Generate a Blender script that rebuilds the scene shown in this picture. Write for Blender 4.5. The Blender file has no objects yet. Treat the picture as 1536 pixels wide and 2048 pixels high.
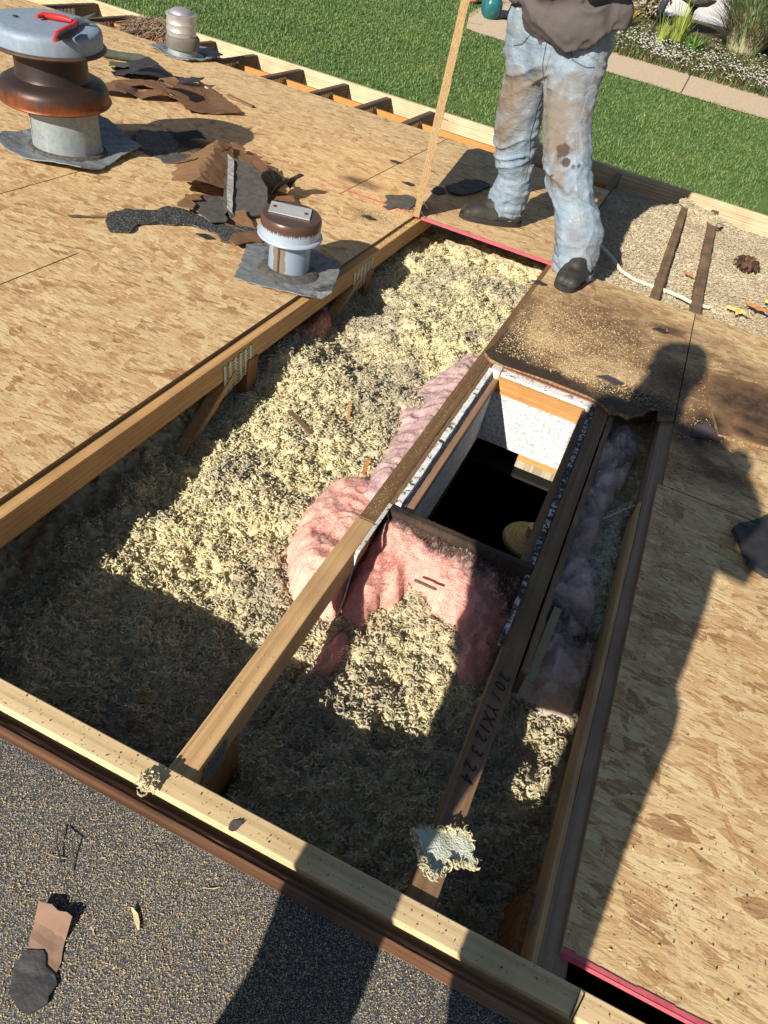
import bpy, bmesh, math, random
import numpy as np
from mathutils import Matrix, Vector
rad = math.radians
S = 1.08                      # metres per modelling unit
A = math.atan(0.15)           # pitch of the roof
T = Matrix.Rotation(-A, 4, 'X')   # roof frame -> world frame
sc = bpy.context.scene
COL = sc.collection
rng = np.random.default_rng(7)
random.seed(7)

# ---------------------------------------------------------------- camera
Rc = np.array([[0.90226385, 0.3844675, 0.19520422], [0.39220083, -0.54366474, -0.74202908], [-0.17916041, 0.74606527, -0.64131752]])
cd = bpy.data.cameras.new('camera'); cam = bpy.data.objects.new('camera', cd); COL.objects.link(cam)
cd.sensor_fit = 'VERTICAL'; cd.sensor_height = 24.0; cd.lens = 1465.96 / 2048 * 24
cd.clip_start = 0.02; cd.clip_end = 2000
M = Matrix.Identity(4)
for i in range(3):
    M[i][0] = Rc[0][i]; M[i][1] = -Rc[1][i]; M[i][2] = -Rc[2][i]
M = Matrix.Translation((0, 0, S)) @ M
cam.matrix_world = T @ M
sc.camera = cam
# ---------------------------------------------------------------- sun and sky
SD = Vector((.45, 1.93, -1)).normalized()
sdw = (T.to_3x3() @ SD)
elev = math.asin(-sdw.z); azi = math.atan2(-sdw.x, -sdw.y)
w = bpy.data.worlds.new('World'); sc.world = w; w.use_nodes = True
nt = w.node_tree; bg = nt.nodes['Background']
sky = nt.nodes.new('ShaderNodeTexSky'); sky.sky_type = 'NISHITA'; sky.sun_disc = False
sky.sun_elevation = elev; sky.sun_rotation = azi; sky.air_density = 1.0; sky.dust_density = 0.6
nt.links.new(sky.outputs[0], bg.inputs[0]); bg.inputs[1].default_value = 0.05
ld = bpy.data.lights.new('sun', 'SUN'); ld.energy = 5.0; ld.angle = rad(0.53); ld.color = (1, .93, .82)
sun = bpy.data.objects.new('sun', ld); COL.objects.link(sun)
sun.rotation_mode = 'QUATERNION'; sun.rotation_quaternion = sdw.to_track_quat('-Z', 'Y')
sc.view_settings.view_transform = 'Standard'; sc.view_settings.look = 'None'
sc.view_settings.exposure = 0.52; sc.view_settings.gamma = 1
sc.cycles.max_bounces = 6

# ---------------------------------------------------------------- noise (numpy)
_perm = np.random.default_rng(3).permutation(4096)
def _h(ix, iy, iz):
    return _perm[(_perm[(_perm[ix & 4095] + iy) & 4095] + iz) & 4095]
def vnoise(p):
    p = np.asarray(p, float); i = np.floor(p).astype(int); f = p - i; u = f * f * f * (f * (f * 6 - 15) + 10)
    r = 0
    for dx in (0, 1):
        for dy in (0, 1):
            for dz in (0, 1):
                h = _h(i[:, 0] + dx, i[:, 1] + dy, i[:, 2] + dz)
                a = h * 2.399963; zz = (h % 97) / 48. - 1
                g = np.cos(a) * (f[:, 0] - dx) + np.sin(a) * (f[:, 1] - dy) + zz * (f[:, 2] - dz)
                wgt = np.where(dx, u[:, 0], 1 - u[:, 0]) * np.where(dy, u[:, 1], 1 - u[:, 1]) * np.where(dz, u[:, 2], 1 - u[:, 2])
                r = r + wgt * g
    return r
def fbm(p, o=4):
    p = np.asarray(p, float); r = 0; a = 1
    for k in range(o):
        r = r + a * vnoise(p + k * 17.3); p = p * 2.03; a *= .5
    return r
def worley(p):
    p = np.asarray(p, float); i = np.floor(p).astype(int); best = np.full(len(p), 9.)
    for dx in (-1, 0, 1):
        for dy in (-1, 0, 1):
            c = i[:, :2] + (dx, dy); h = _h(c[:, 0], c[:, 1], c[:, 0] * 0)
            fx = c[:, 0] + (h % 61) / 61.; fy = c[:, 1] + (h // 61 % 61) / 61.
            best = np.minimum(best, (fx - p[:, 0]) ** 2 + (fy - p[:, 1]) ** 2)
    return np.sqrt(best)
def XY(x, y, k=1., z=0.):
    return np.stack([np.asarray(x) * k, np.asarray(y) * k, np.full(np.shape(x), z)], 1)

# ---------------------------------------------------------------- object helpers
def tag(o, label=None, cat=None, group=None, kind=None):
    for k, v in (('label', label), ('category', cat), ('group', group), ('kind', kind)):
        if v: o[k] = v
    return o
def empty(name, base, label=None, cat=None, group=None, kind=None):
    o = bpy.data.objects.new(name, None); COL.objects.link(o); o.location = Vector(base) * S
    o['_b'] = list(base); o.empty_display_size = .05
    return tag(o, label, cat, group, kind)
def mesh_obj(name, V, F, mat, parent=None, base=(0, 0, 0), smooth=False, attrs=None):
    V = np.asarray(V, float).reshape(-1, 3)
    if parent is not None:
        r = parent
        while r.parent: r = r.parent
        base = tuple(r['_b'])
    me = bpy.data.meshes.new(name)
    if isinstance(F, np.ndarray):
        n, k = F.shape
        me.vertices.add(len(V)); me.vertices.foreach_set('co', ((V - np.array(base)) * S).astype(np.float32).ravel())
        me.loops.add(n * k); me.loops.foreach_set('vertex_index', F.astype(np.int32).ravel())
        me.polygons.add(n); me.polygons.foreach_set('loop_start', np.arange(0, n * k, k, dtype=np.int32))
        me.update(calc_edges=True)
    else:
        me.from_pydata([tuple(v) for v in (V - np.array(base)) * S], [], [tuple(f) for f in F])
    if smooth: me.polygons.foreach_set('use_smooth', np.ones(len(me.polygons), bool))
    for an, av in (attrs or {}).items():
        a = me.attributes.new(an, 'FLOAT', 'POINT'); a.data.foreach_set('value', np.asarray(av, np.float32))
    if mat: me.materials.append(mat)
    me.update()
    o = bpy.data.objects.new(name, me); COL.objects.link(o)
    if parent is not None: o.parent = parent
    else:
        o.location = Vector(base) * S; o['_b'] = list(base)
    return o
class MB:
    def __init__(s): s.V = []; s.F = []
    def add(s, V, F):
        n = len(s.V); s.V += [tuple(v) for v in V]; s.F += [tuple(i + n for i in f) for f in F]; return s
    def box(s, a, b, M=None):
        x0, y0, z0 = a; x1, y1, z1 = b
        V = [(x, y, z) for z in (z0, z1) for y in (y0, y1) for x in (x0, x1)]
        if M: V = [tuple(M @ Vector(v)) for v in V]
        return s.add(V, [(0, 2, 3, 1), (4, 5, 7, 6), (0, 1, 5, 4), (2, 6, 7, 3), (0, 4, 6, 2), (1, 3, 7, 5)])
    def beam(s, p, q, wx, hz, up=(0, 0, 1)):
        p = Vector(p); q = Vector(q); d = (q - p).normalized(); sd = d.cross(Vector(up)).normalized(); u = sd.cross(d)
        V = [e + sd * a * wx / 2 + u * b * hz / 2 for e in (p, q) for a, b in ((-1, -1), (1, -1), (1, 1), (-1, 1))]
        return s.add(V, [(0, 1, 2, 3), (7, 6, 5, 4), (0, 4, 5, 1), (1, 5, 6, 2), (2, 6, 7, 3), (3, 7, 4, 0)])
    def tube(s, pts, r, n=8, cap=True):
        pts = [Vector(p) for p in pts]; rs = r if hasattr(r, '__len__') else [r] * len(pts)
        V = []; F = []; prev = None
        for i, p in enumerate(pts):
            d = (pts[min(i + 1, len(pts) - 1)] - pts[max(i - 1, 0)]).normalized()
            a = prev if prev else Vector((0, 0, 1)) if abs(d.z) < .9 else Vector((1, 0, 0))
            sd = d.cross(a).normalized(); u = sd.cross(d).normalized(); prev = u
            for k in range(n):
                t = 2 * math.pi * k / n; V.append(p + (sd * math.cos(t) + u * math.sin(t)) * rs[i])
            if i:
                for k in range(n):
                    F.append(((i - 1) * n + k, (i - 1) * n + (k + 1) % n, i * n + (k + 1) % n, i * n + k))
        if cap: F += [tuple(range(n))[::-1], tuple(range((len(pts) - 1) * n, len(pts) * n))]
        return s.add(V, F)
    def lathe(s, prof, c=(0, 0, 0), n=48, sq=1.0, wob=0.0):
        V = []; F = []
        for i, (r, z) in enumerate(prof):
            for k in range(n):
                t = 2 * math.pi * k / n; rr = r * (1 + wob * math.sin(3 * t + 1))
                V.append((c[0] + rr * math.cos(t), c[1] + rr * math.sin(t) * sq, c[2] + z))
            if i:
                for k in range(n):
                    F.append(((i - 1) * n + k, (i - 1) * n + (k + 1) % n, i * n + (k + 1) % n, i * n + k))
        if prof[0][0] > 1e-4: F.append(tuple(range(n))[::-1])
        if prof[-1][0] > 1e-4: F.append(tuple(range((len(prof) - 1) * n, len(prof) * n)))
        return s.add(V, F)
    def build(s, name, mat, parent=None, base=(0, 0, 0), smooth=False, bevel=0):
        o = mesh_obj(name, s.V, s.F, mat, parent, base, smooth)
        if bevel:
            m = o.modifiers.new('bevel', 'BEVEL'); m.width = bevel * S; m.segments = 2; m.limit_method = 'ANGLE'
        if smooth:
            try:
                o.data.set_sharp_from_angle(angle=rad(40))
            except Exception: pass
        return o
def resample(poly, step, jag=0.):
    P = []
    n = len(poly)
    for i in range(n):
        a = np.array(poly[i], float); b = np.array(poly[(i + 1) % n], float); L = np.linalg.norm(b - a); k = max(1, int(L / step))
        for j in range(k):
            p = a + (b - a) * j / k
            if jag and j: p = p + rng.normal(0, jag, 2)
            P.append(p)
    return np.array(P)
def scrap(name, poly, mat, zf, th=.004, jag=.004, parent=None, base=None, step=.03, inner=.025):
    """torn flat sheet: outline in roof coordinates, zf(x,y) its height; gets an interior triangulation and a thickness"""
    from mathutils.geometry import delaunay_2d_cdt
    P = resample(poly, step, jag); x0, y0 = P.min(0); x1, y1 = P.max(0)
    pts = [Vector(p) for p in P]; ne = len(pts)
    for x in np.arange(x0, x1, inner):
        for y in np.arange(y0, y1, inner):
            pts.append(Vector((x + rng.uniform(-.2, .2) * inner, y + rng.uniform(-.2, .2) * inner)))
    vs, es, fs, *_ = delaunay_2d_cdt(pts, [(i, (i + 1) % ne) for i in range(ne)], [list(range(ne))], 1, 1e-6)
    V = np.array([(v.x, v.y, 0) for v in vs]); V[:, 2] = [zf(v[0], v[1]) for v in V]
    V[:, 2] += fbm(V * (30, 30, 1), 2) * .004
    n = len(V); B = V - (0, 0, th)
    F = [tuple(f) for f in fs] + [tuple(i + n for i in f[::-1]) for f in fs]
    cnt = {}
    for f in fs:
        for a, b in zip(f, list(f[1:]) + [f[0]]):
            cnt[(a, b)] = 1
    for (a, b) in cnt:
        if (b, a) not in cnt: F.append((a, a + n, b + n, b))
    if base is None and parent is None: base = (float(P[:, 0].mean()), float(P[:, 1].mean()), float(B[:, 2].min()))
    return mesh_obj(name, np.vstack([V, B]), F, mat, parent, base or (0, 0, 0))

# ---------------------------------------------------------------- material helper
class NT:
    def __init__(s, name):
        s.m = bpy.data.materials.new(name); s.m.use_nodes = True; s.t = s.m.node_tree; s.b = s.t.nodes['Principled BSDF']
        s.b.inputs['Roughness'].default_value = .75; s.b.inputs['Specular IOR Level'].default_value = .3
        s.co = s.n('ShaderNodeTexCoord').outputs['Object']
    def n(s, t, **k):
        o = s.t.nodes.new(t)
        for a, v in k.items(): setattr(o, a, v)
        return o
    def l(s, a, b): s.t.links.new(a, b)
    def set(s, inp, v):
        if hasattr(v, 'is_output') or hasattr(v, 'links'): s.l(v, inp)
        else:
            inp.default_value = v if not (hasattr(v, '__len__') and len(v) == 3 and len(inp.default_value) == 4) else (*v, 1)
    def map(s, sc_=(1, 1, 1), rot=(0, 0, 0), loc=(0, 0, 0), co=None):
        o = s.n('ShaderNodeMapping'); s.l(co or s.co, o.inputs[0]); o.inputs['Scale'].default_value = sc_; o.inputs['Rotation'].default_value = rot; o.inputs['Location'].default_value = loc
        return o.outputs[0]
    def noise(s, scale, detail=3, co=None, rough=.55, dist=0):
        o = s.n('ShaderNodeTexNoise'); s.l(co or s.co, o.inputs['Vector']); o.inputs['Scale'].default_value = scale; o.inputs['Detail'].default_value = detail
        o.inputs['Roughness'].default_value = rough; o.inputs['Distortion'].default_value = dist; return o.outputs['Fac']
    def vor(s, scale, co=None, feature='F1', rnd=1):
        o = s.n('ShaderNodeTexVoronoi', feature=feature); s.l(co or s.co, o.inputs['Vector']); o.inputs['Scale'].default_value = scale; o.inputs['Randomness'].default_value = rnd; return o
    def ramp(s, f, stops, interp='LINEAR'):
        o = s.n('ShaderNodeValToRGB'); s.l(f, o.inputs[0]); r = o.color_ramp; r.interpolation = interp
        while len(r.elements) < len(stops): r.elements.new(.5)
        for e, (p, c) in zip(r.elements, stops):
            e.position = p; e.color = (*c, 1) if hasattr(c, '__len__') else (c, c, c, 1)
        return o.outputs[0]
    def mix(s, f, a, b, mode='MIX'):
        o = s.n('ShaderNodeMix', data_type='RGBA', blend_type=mode); s.set(o.inputs[0], f); s.set(o.inputs[6], a); s.set(o.inputs[7], b); return o.outputs[2]
    def math(s, op, a, b=0., c=0.):
        o = s.n('ShaderNodeMath', operation=op); s.set(o.inputs[0], a); s.set(o.inputs[1], b); s.set(o.inputs[2], c); return o.outputs[0]
    def attr(s, name):
        o = s.n('ShaderNodeAttribute'); o.attribute_name = name; return o.outputs['Fac']
    def sep(s, v):
        o = s.n('ShaderNodeSeparateColor'); s.l(v, o.inputs[0]); return o.outputs
    def bump(s, h, strength=.3, dist=.002):
        o = s.n('ShaderNodeBump'); s.l(h, o.inputs['Height']); o.inputs['Strength'].default_value = strength; o.inputs['Distance'].default_value = dist
        s.l(o.outputs[0], s.b.inputs['Normal'])
    def out(s, col, rough=None, metal=None):
        s.set(s.b.inputs['Base Color'], col)
        if rough is not None: s.set(s.b.inputs['Roughness'], rough)
        if metal is not None: s.set(s.b.inputs['Metallic'], metal)
        return s.m
MT = {}
def mat_osb(name, dark=(.34, .18, .085), mid=(.57, .355, .165), light=(.84, .67, .37), rot=0., stain=False):
    n = NT(name)
    nz = n.n('ShaderNodeTexNoise'); n.l(n.co, nz.inputs['Vector']); nz.inputs['Scale'].default_value = 9; nz.inputs['Detail'].default_value = 2
    wv = n.n('ShaderNodeVectorMath', operation='MULTIPLY_ADD'); n.l(nz.outputs['Color'], wv.inputs[0]); wv.inputs[1].default_value = (.012, .012, 0); n.l(n.co, wv.inputs[2])
    oi = n.n('ShaderNodeObjectInfo'); off = n.n('ShaderNodeVectorMath', operation='MULTIPLY_ADD'); 
    n.l(oi.outputs['Random'], off.inputs[0]); off.inputs[1].default_value = (7, 5, 0); n.l(wv.outputs[0], off.inputs[2])
    base = off.outputs[0]
    cols = []; edges = []; sel = []
    for i, (ang, L, W) in enumerate(((4, .10, .026), (27, .085, .024), (-19, .09, .022), (66, .065, .026))):
        co = n.map((1 / L, 1 / W, .001), (0, 0, 0), (i * 3.3, i * 1.7, 0), co=n.map((1, 1, 1), (0, 0, rad(ang + rot)), co=base))
        v = n.vor(1, co); v.distance = ('MANHATTAN', 'CHEBYCHEV', 'MANHATTAN', 'MANHATTAN')[i]; sp = n.sep(v.outputs['Color'])
        grain = n.noise(1, 3, co=n.map((1.2, 11, 1), co=co), rough=.65)
        val = n.math('ADD', n.math('MULTIPLY', sp[0], .8), n.math('MULTIPLY', n.math('SUBTRACT', grain, .5), .75))
        cols.append(val); sel.append(sp[1]); edges.append(v.outputs['Distance'])
    v = cols[0]; e = edges[0]
    for i in (1, 2, 3):
        f = n.math('GREATER_THAN', sel[i], (0, .45, .5, .86)[i])
        o = n.n('ShaderNodeMix', data_type='FLOAT'); n.l(f, o.inputs[0]); n.l(v, o.inputs[2]); n.l(cols[i], o.inputs[3]); v = o.outputs[0]
        o = n.n('ShaderNodeMix', data_type='FLOAT'); n.l(f, o.inputs[0]); n.l(e, o.inputs[2]); n.l(edges[i], o.inputs[3]); e = o.outputs[0]
    co = n.map((1 / .030, 1 / .0055, .001), (0, 0, 0), co=n.map((1, 1, 1), (0, 0, rad(9 + rot)), co=base)); v5 = n.vor(1, co); v5.distance = 'MANHATTAN'; s5 = n.sep(v5.outputs['Color'])
    o = n.n('ShaderNodeMix', data_type='FLOAT'); n.l(n.math('MULTIPLY', n.math('GREATER_THAN', s5[1], .68), .8), o.inputs[0]); n.l(v, o.inputs[2]); n.l(s5[0], o.inputs[3]); v = o.outputs[0]
    c = n.ramp(v, [(.0, dark), (.16, mid), (.45, tuple(a * .55 + b * .45 for a, b in zip(mid, light))), (.85, light)])
    hu = n.noise(26, 2, co=n.map((1, 4, 1), co=base)); c = n.mix(n.ramp(hu, [(.5, 0), (.66, .5)]), c, n.mix(1., c, (1., .86, .76), 'MULTIPLY'))
    # fine dark slivers between flakes, dirt specks
    sl = n.noise(1, 3, co=n.map((30, 170, 1), (0, 0, rad(6 + rot)), co=base), rough=.7)
    c = n.mix(n.ramp(sl, [(.54, 0), (.66, .62)]), c, (.13, .065, .028))
    big = n.noise(2.2, 3); c = n.mix(n.math('MULTIPLY', big, .35), c, (.44, .24, .10), 'MIX')
    sk = n.noise(160, 1); c = n.mix(n.ramp(sk, [(.70, 0), (.74, .8)]), c, (.05, .04, .03))
    if stain:
        st = n.attr('stain'); pt = n.noise(14, 5, rough=.7)
        k = n.math('MULTIPLY', st, n.math('MULTIPLY_ADD', pt, 1.6, .15))
        c = n.mix(n.ramp(k, [(.12, 0), (.45, .9)]), c, (.17, .085, .04))
        c = n.mix(n.ramp(k, [(.45, 0), (.85, .88)]), c, (.022, .016, .013))
        sd = n.math('MULTIPLY', n.attr('dust'), n.math('MULTIPLY', n.ramp(n.noise(5, 5, rough=.7), [(.38, .1), (.62, 1)]), n.math('SUBTRACT', 1.0, n.ramp(k, [(.3, 0), (.9, .75)])))); fl = n.noise(210, 2, rough=.6)
        c = n.mix(n.math('MULTIPLY', sd, n.ramp(fl, [(.46, 0), (.56, 1)])), c, (.78, .60, .34))
        c = n.mix(n.math('MULTIPLY', sd, n.ramp(fl, [(.30, 1), (.38, 0)])), c, (.16, .085, .04))
    n.bump(n.math('ADD', v, n.math('MULTIPLY', sl, -1.2)), .55, .0012)
    return n.out(c, .72)
def mat_wood(name, a, b, axis=0, spots=.0, rings=1.0, dirt=None):
    n = NT(name); sc_ = [34, 34, 34]; sc_[axis] = 1.6
    g = n.noise(1, 4, co=n.map(sc_), rough=.6, dist=.4); sc2 = [160, 160, 160]; sc2[axis] = 5
    f = n.noise(1, 3, co=n.map(sc2), rough=.7)
    sc3 = [9, 9, 9]; sc3[axis] = .5
    wv = n.n('ShaderNodeTexWave', wave_type='RINGS', rings_direction='XYZ'[axis]); n.l(n.map([q / 3 for q in sc3]), wv.inputs[0]); wv.inputs['Scale'].default_value = 7; wv.inputs['Distortion'].default_value = 3.5; wv.inputs['Detail'].default_value = 2
    v = n.math('ADD', n.math('MULTIPLY', g, .55), n.math('ADD', n.math('MULTIPLY', wv.outputs['Fac'], .22 * rings), n.math('MULTIPLY', f, .3)))
    c = n.ramp(v, [(.28, b), (.75, a)])
    sc4 = [150, 150, 150]; sc4[axis] = 1.3; ln = n.noise(1, 2, co=n.map(sc4), rough=.5, dist=.25); c = n.mix(n.ramp(ln, [(.50, 0), (.62, .38)]), c, tuple(q * .68 for q in b)); c = n.mix(n.ramp(ln, [(.34, .35), (.44, 0)]), c, tuple(min(.9, q * 1.15) for q in a))
    kn = n.vor(3.2); c = n.mix(n.ramp(kn.outputs['Distance'], [(.05, .8), (.09, 0)]), c, tuple(q * .35 for q in b))
    bl = n.noise(5, 3); c = n.mix(n.ramp(bl, [(.45, 0), (.8, .6)]), c, tuple(q * .6 for q in b))
    if spots:
        sp = n.noise(190, 1, co=n.map((1, 1.6, 1), (0, 0, .6))); c = n.mix(n.ramp(sp, [(.74 - spots, 0), (.77 - spots, .9)]), c, (.04, .03, .02))
    if dirt:
        d = n.noise(7, 5, rough=.7); c = n.mix(n.ramp(d, [(.4, 0), (.6, .85)]), c, dirt)
    n.bump(v, .35, .0012)
    return n.out(c, .7)
def mat_plain(name, col, col2=None, scale=20, rough=.7, metal=0., bump=.2, bd=.001, hi=None, spec=None):
    n = NT(name); nz = n.noise(scale, 4, rough=.65)
    c = n.ramp(nz, [(.3, col), (.7, col2 or tuple(q * .7 for q in col))])
    if hi: c = n.mix(n.ramp(n.noise(scale * .4, 3), [(hi[1], 0), (hi[1] + .12, 1)]), c, hi[0])
    n.bump(n.noise(scale * 5, 3), bump, bd)
    if spec is not None: n.b.inputs['Specular IOR Level'].default_value = spec
    return n.out(c, rough, metal)

MT['osb'] = mat_osb('osb_strands'); MT['osb2'] = mat_osb('osb_stained_strands', stain=True)
MT['edge'] = mat_wood('osb_cut_edge', (.40, .27, .14), (.16, .09, .045), 1)
MT['darkedge'] = mat_plain('osb_shaded_edge', (.16, .10, .06), (.09, .055, .03), 60)
MT['pink_edge'] = mat_plain('red_sprayed_edge', (.66, .14, .17), (.50, .08, .11), 50)
MT['fir'] = mat_wood('pale_fir', (.84, .66, .38), (.64, .44, .22), 0, spots=.015, rings=1.5)
MT['fir_fascia'] = mat_wood('weathered_fir', (.70, .56, .36), (.44, .31, .17), 0, rings=1.7)
MT['fir_y'] = mat_wood('honey_fir', (.66, .43, .21), (.46, .26, .11), 1)
MT['fir_l'] = mat_wood('orange_fir', (.66, .40, .17), (.48, .26, .095), 1, spots=.008)
MT['brown_y'] = mat_wood('old_brown_lumber', (.27, .165, .09), (.16, .09, .045), 1, spots=.03)
MT['brown_r'] = mat_wood('dirty_brown_lumber', (.36, .22, .12), (.20, .12, .06), 1, dirt=(.12, .08, .05))
MT['tail'] = mat_wood('grey_rafter_wood', (.16, .12, .085), (.09, .06, .04), 1, spots=.008)
MT['orange'] = mat_wood('orange_pine_block', (.62, .30, .08), (.42, .17, .04), 0)
MT['web'] = mat_wood('dark_web_wood', (.40, .20, .075), (.24, .11, .04), 2)

# ================================================================ ROOF STRUCTURE
zO = 0.0; tO = .0105
def stainfield(V, blobs):
    r = np.zeros(len(V))
    for (x, y, rx, ry, a) in blobs:
        r = np.maximum(r, a * np.exp(-(((V[:, 0] - x) / rx) ** 2 + ((V[:, 1] - y) / ry) ** 2)))
    return r
STAINS = [(-.02, 2.5, .34, .42, .52), (-.28, 2.35, .05, .30, .7), (.24, 2.3, .10, .16, .8), (.50, 2.30, .22, .25, .8), (-.28, 2.12, .06, .16, 1.6), (.16, 2.08, .14, .07, 1.5), (.36, 2.08, .07, .10, 1.2), (.9, 2.6, .5, .3, .35), (-.27, 2.05, .10, .13, 1.5), (-.10, 2.03, .25, .05, 1.35), (.20, 2.10, .09, .08, 1.3), (-.05, 2.30, .12, .07, .45), (.12, 2.35, .08, .12, .5), (.02, 2.75, .25, .12, .38), (.45, 2.6, .3, .1, .4), (.33, 2.0, .08, .12, .9), (.42, 1.85, .12, .08, .6), (-.30, 2.05, .13, .10, 1.3), (-.15, 2.02, .18, .07, 1.2), (.03, 2.0, .14, .06, 1.2), (.13, 2.03, .10, .07, 1.4), (-.22, 2.12, .12, .09, .8), (.18, 2.12, .06, .07, .9),
          (.43, 2.3, .10, .25, .75), (.5, 2.12, .14, .05, .9), (.32, 1.98, .06, .05, .9), (.32, 1.82, .09, .10, .45), (.20, 2.70, .07, .05, .8), (.33, 2.75, .2, .09, .35), (-.13, 2.18, .05, .03, .9),
          (-.93, 3.05, .08, .10, .75), (-1.02, 2.78, .10, .08, .6), (-1.22, 3.12, .12, .06, .65), (-.98, 3.0, .05, .05, .9), (.31, 1.28, .03, .5, .35), (-1.9, 2.85, .14, .12, 1.0), (-2.05, 2.72, .10, .12, 1.1)]
DUST = [(-.15, 2.35, .28, .28, .9), (.05, 2.2, .22, .2, 1.), (-.25, 2.2, .15, .2, .9), (-1.0, 2.85, .16, .22, 1.), (-.9, 3.2, .15, .4, .7), (-.6, 3.05, .35, .12, .6), (-1.2, 3.15, .35, .3, .5), (.5, .62, .2, .12, .5),
        (-1.35, 2.35, .35, .25, .7), (-1.85, 2.4, .25, .25, .5), (-2.4, 4.0, .35, .2, .8), (-1.75, 4.1, .7, .15, .4), (.30, 1.5, .08, .3, .3)]
def panel(x0, x1, y0, y1, label, pink=False, poly=None, z=0., step=.05, name='osb_panel', th=tO):
    poly = poly or [(x0, y0), (x1, y0), (x1, y1), (x0, y1)]
    b = (float(np.mean([p[0] for p in poly])), float(np.mean([p[1] for p in poly])), z - th)
    root = empty(name, b, label, 'roof sheathing panel', 'strand board panels of the roof deck')
    from mathutils.geometry import delaunay_2d_cdt
    P = resample(poly, step); ne = len(P)
    pts = [Vector(p) for p in P]
    xs = np.arange(P[:, 0].min() + step / 2, P[:, 0].max(), step); ys = np.arange(P[:, 1].min() + step / 2, P[:, 1].max(), step)
    if len(xs) * len(ys) > 4000: xs = xs[::2]; ys = ys[::2]
    pts += [Vector((x, y)) for x in xs for y in ys]
    vs, es, fs, *_ = delaunay_2d_cdt(pts, [(i, (i + 1) % ne) for i in range(ne)], [list(range(ne))], 1, 1e-6)
    V = np.array([(v.x, v.y, z) for v in vs]); n = len(V)
    F = [tuple(f) for f in fs] + [tuple(i + n for i in f[::-1]) for f in fs]
    VV = np.vstack([V, V - (0, 0, th)])
    jit = fbm(XY(VV[:, 0], VV[:, 1], 9), 2) * .15 + 1
    mesh_obj('board', VV, F, MT['osb2'], root, attrs={'stain': stainfield(VV, STAINS) * jit, 'dust': stainfield(VV, DUST) * jit})
    cnt = {}
    for f in fs:
        for a, c in zip(f, list(f[1:]) + [f[0]]): cnt[(a, c)] = 1
    E = [(a, c) for (a, c) in cnt if (c, a) not in cnt]
    ymin = min(p[1] for p in poly)
    for nm, mt, sel in (('cut_edge', MT['edge'], lambda a, c: not (pink and abs(V[a][1] - ymin) < .004 and abs(V[c][1] - ymin) < .004)),
                        ('painted_edge', MT['pink_edge'], lambda a, c: pink and abs(V[a][1] - ymin) < .004 and abs(V[c][1] - ymin) < .004)):
        ee = [e for e in E if sel(*e)]
        if not ee: continue
        mb = MB()
        for a, c in ee:
            p, q = V[a], V[c]; mb.add([p, q, q - (0, 0, th), p - (0, 0, th)], [(0, 3, 2, 1)])
        if nm == 'painted_edge':   # the paint also laps a little way over the top face
            for a, c in ee:
                p, q = V[a] + (0, 0, .0016), V[c] + (0, 0, .0016); r1, r2 = .007 + rng.uniform(-.0015, .0015), .007 + rng.uniform(-.0015, .0015)
                mb.add([p, q, q + (0, r2, 0), p + (0, r1, 0)], [(0, 1, 2, 3)])
                mb.add([p - (0, .0012, 0), q - (0, .0012, 0), q - (0, .0012, th), p - (0, .0012, th)], [(0, 3, 2, 1)])
        mb.build(nm, mt, root)
    return root
g = .0022
XL = -.9025
for (x0, x1, y0, y1, lb, pk) in (
    (-1.507 + g, XL, .40, 1.69 - g, 'narrow strand board piece along the open pit, nearest the ridge board', False),
    (-4.0, -1.507 - g, .40, 1.69 - g, 'wide strand board panel at the left edge of the photo, below the big rusty vent', False),
    (-1.95 + g, XL, 1.69 + g, 2.9, 'strand board panel carrying the small round brown capped vent', False),
    (-4.3, -1.95 - g, 1.69 + g, 2.9, 'strand board panel under the big rusty roof vent', False),
    (-1.22 + g, -.285, 2.957, 4.30, 'shaded strand board panel under the standing man, red painted front edge', True),
    (-3.6, -1.22 - g, 2.9 + g, 4.30, 'strand board panel along the eave under the brown felt scraps', False),
    (-6.2, -3.6 - g, 2.9 + g, 4.30, 'strand board panel at the far top left corner of the roof', False),
    (.2645, 2.8, .492, 1.688, 'strand board panel in the lower right corner with red painted lower edge', True),
    (.2745 + g, 2.8, 1.692, 2.965, 'strand board panel at the right under the shadow of the head', False)):
    if y0 == 2.957:
        panel(x0, x1, y0, y1, lb, pk, poly=[(x0, 2.957), (-.906, 2.957), (x1, 2.957), (x1, y1), (x0, y1)])
    elif x1 == XL and y0 > 1:
        panel(x0, x1, y0, 2.957 - g, lb, pk, poly=[(x0, y0), (x1, y0), (x1, 2.957 - g), (-1.22 + g, 2.957 - g), (-1.22 + g, 2.9), (x0, 2.9)])
    else: panel(x0, x1, y0, y1, lb, pk)
rag = [(-.300, 2.955), (-.300, 2.1), (-.312, 2.03), (-.285, 2.0), (-.24, 1.99), (-.10, 2.004), (.02, 2.0), (.07, 1.985), (.095, 1.955), (.12, 1.975), (.15, 1.968), (.165, 2.0), (.19, 2.03), (.20, 2.075), (.225, 2.09), (.228, 2.03), (.25, 2.035), (.2725, 2.05), (.2725, 2.957)]
panel(0, 0, 0, 0, 'water stained strand board panel with a rotten black edge above the skylight opening', poly=rag, step=.03)
panel(0, 0, 0, 0, 'dark stained board offcut lying on the right hand deck beside the head shadow', poly=[(.345, 2.44), (.352, 2.30), (.40, 2.045), (.47, 2.06), (.62, 2.10), (.62, 2.52)], z=.0115, step=.03, name='board_offcut', th=.0105)

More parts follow.
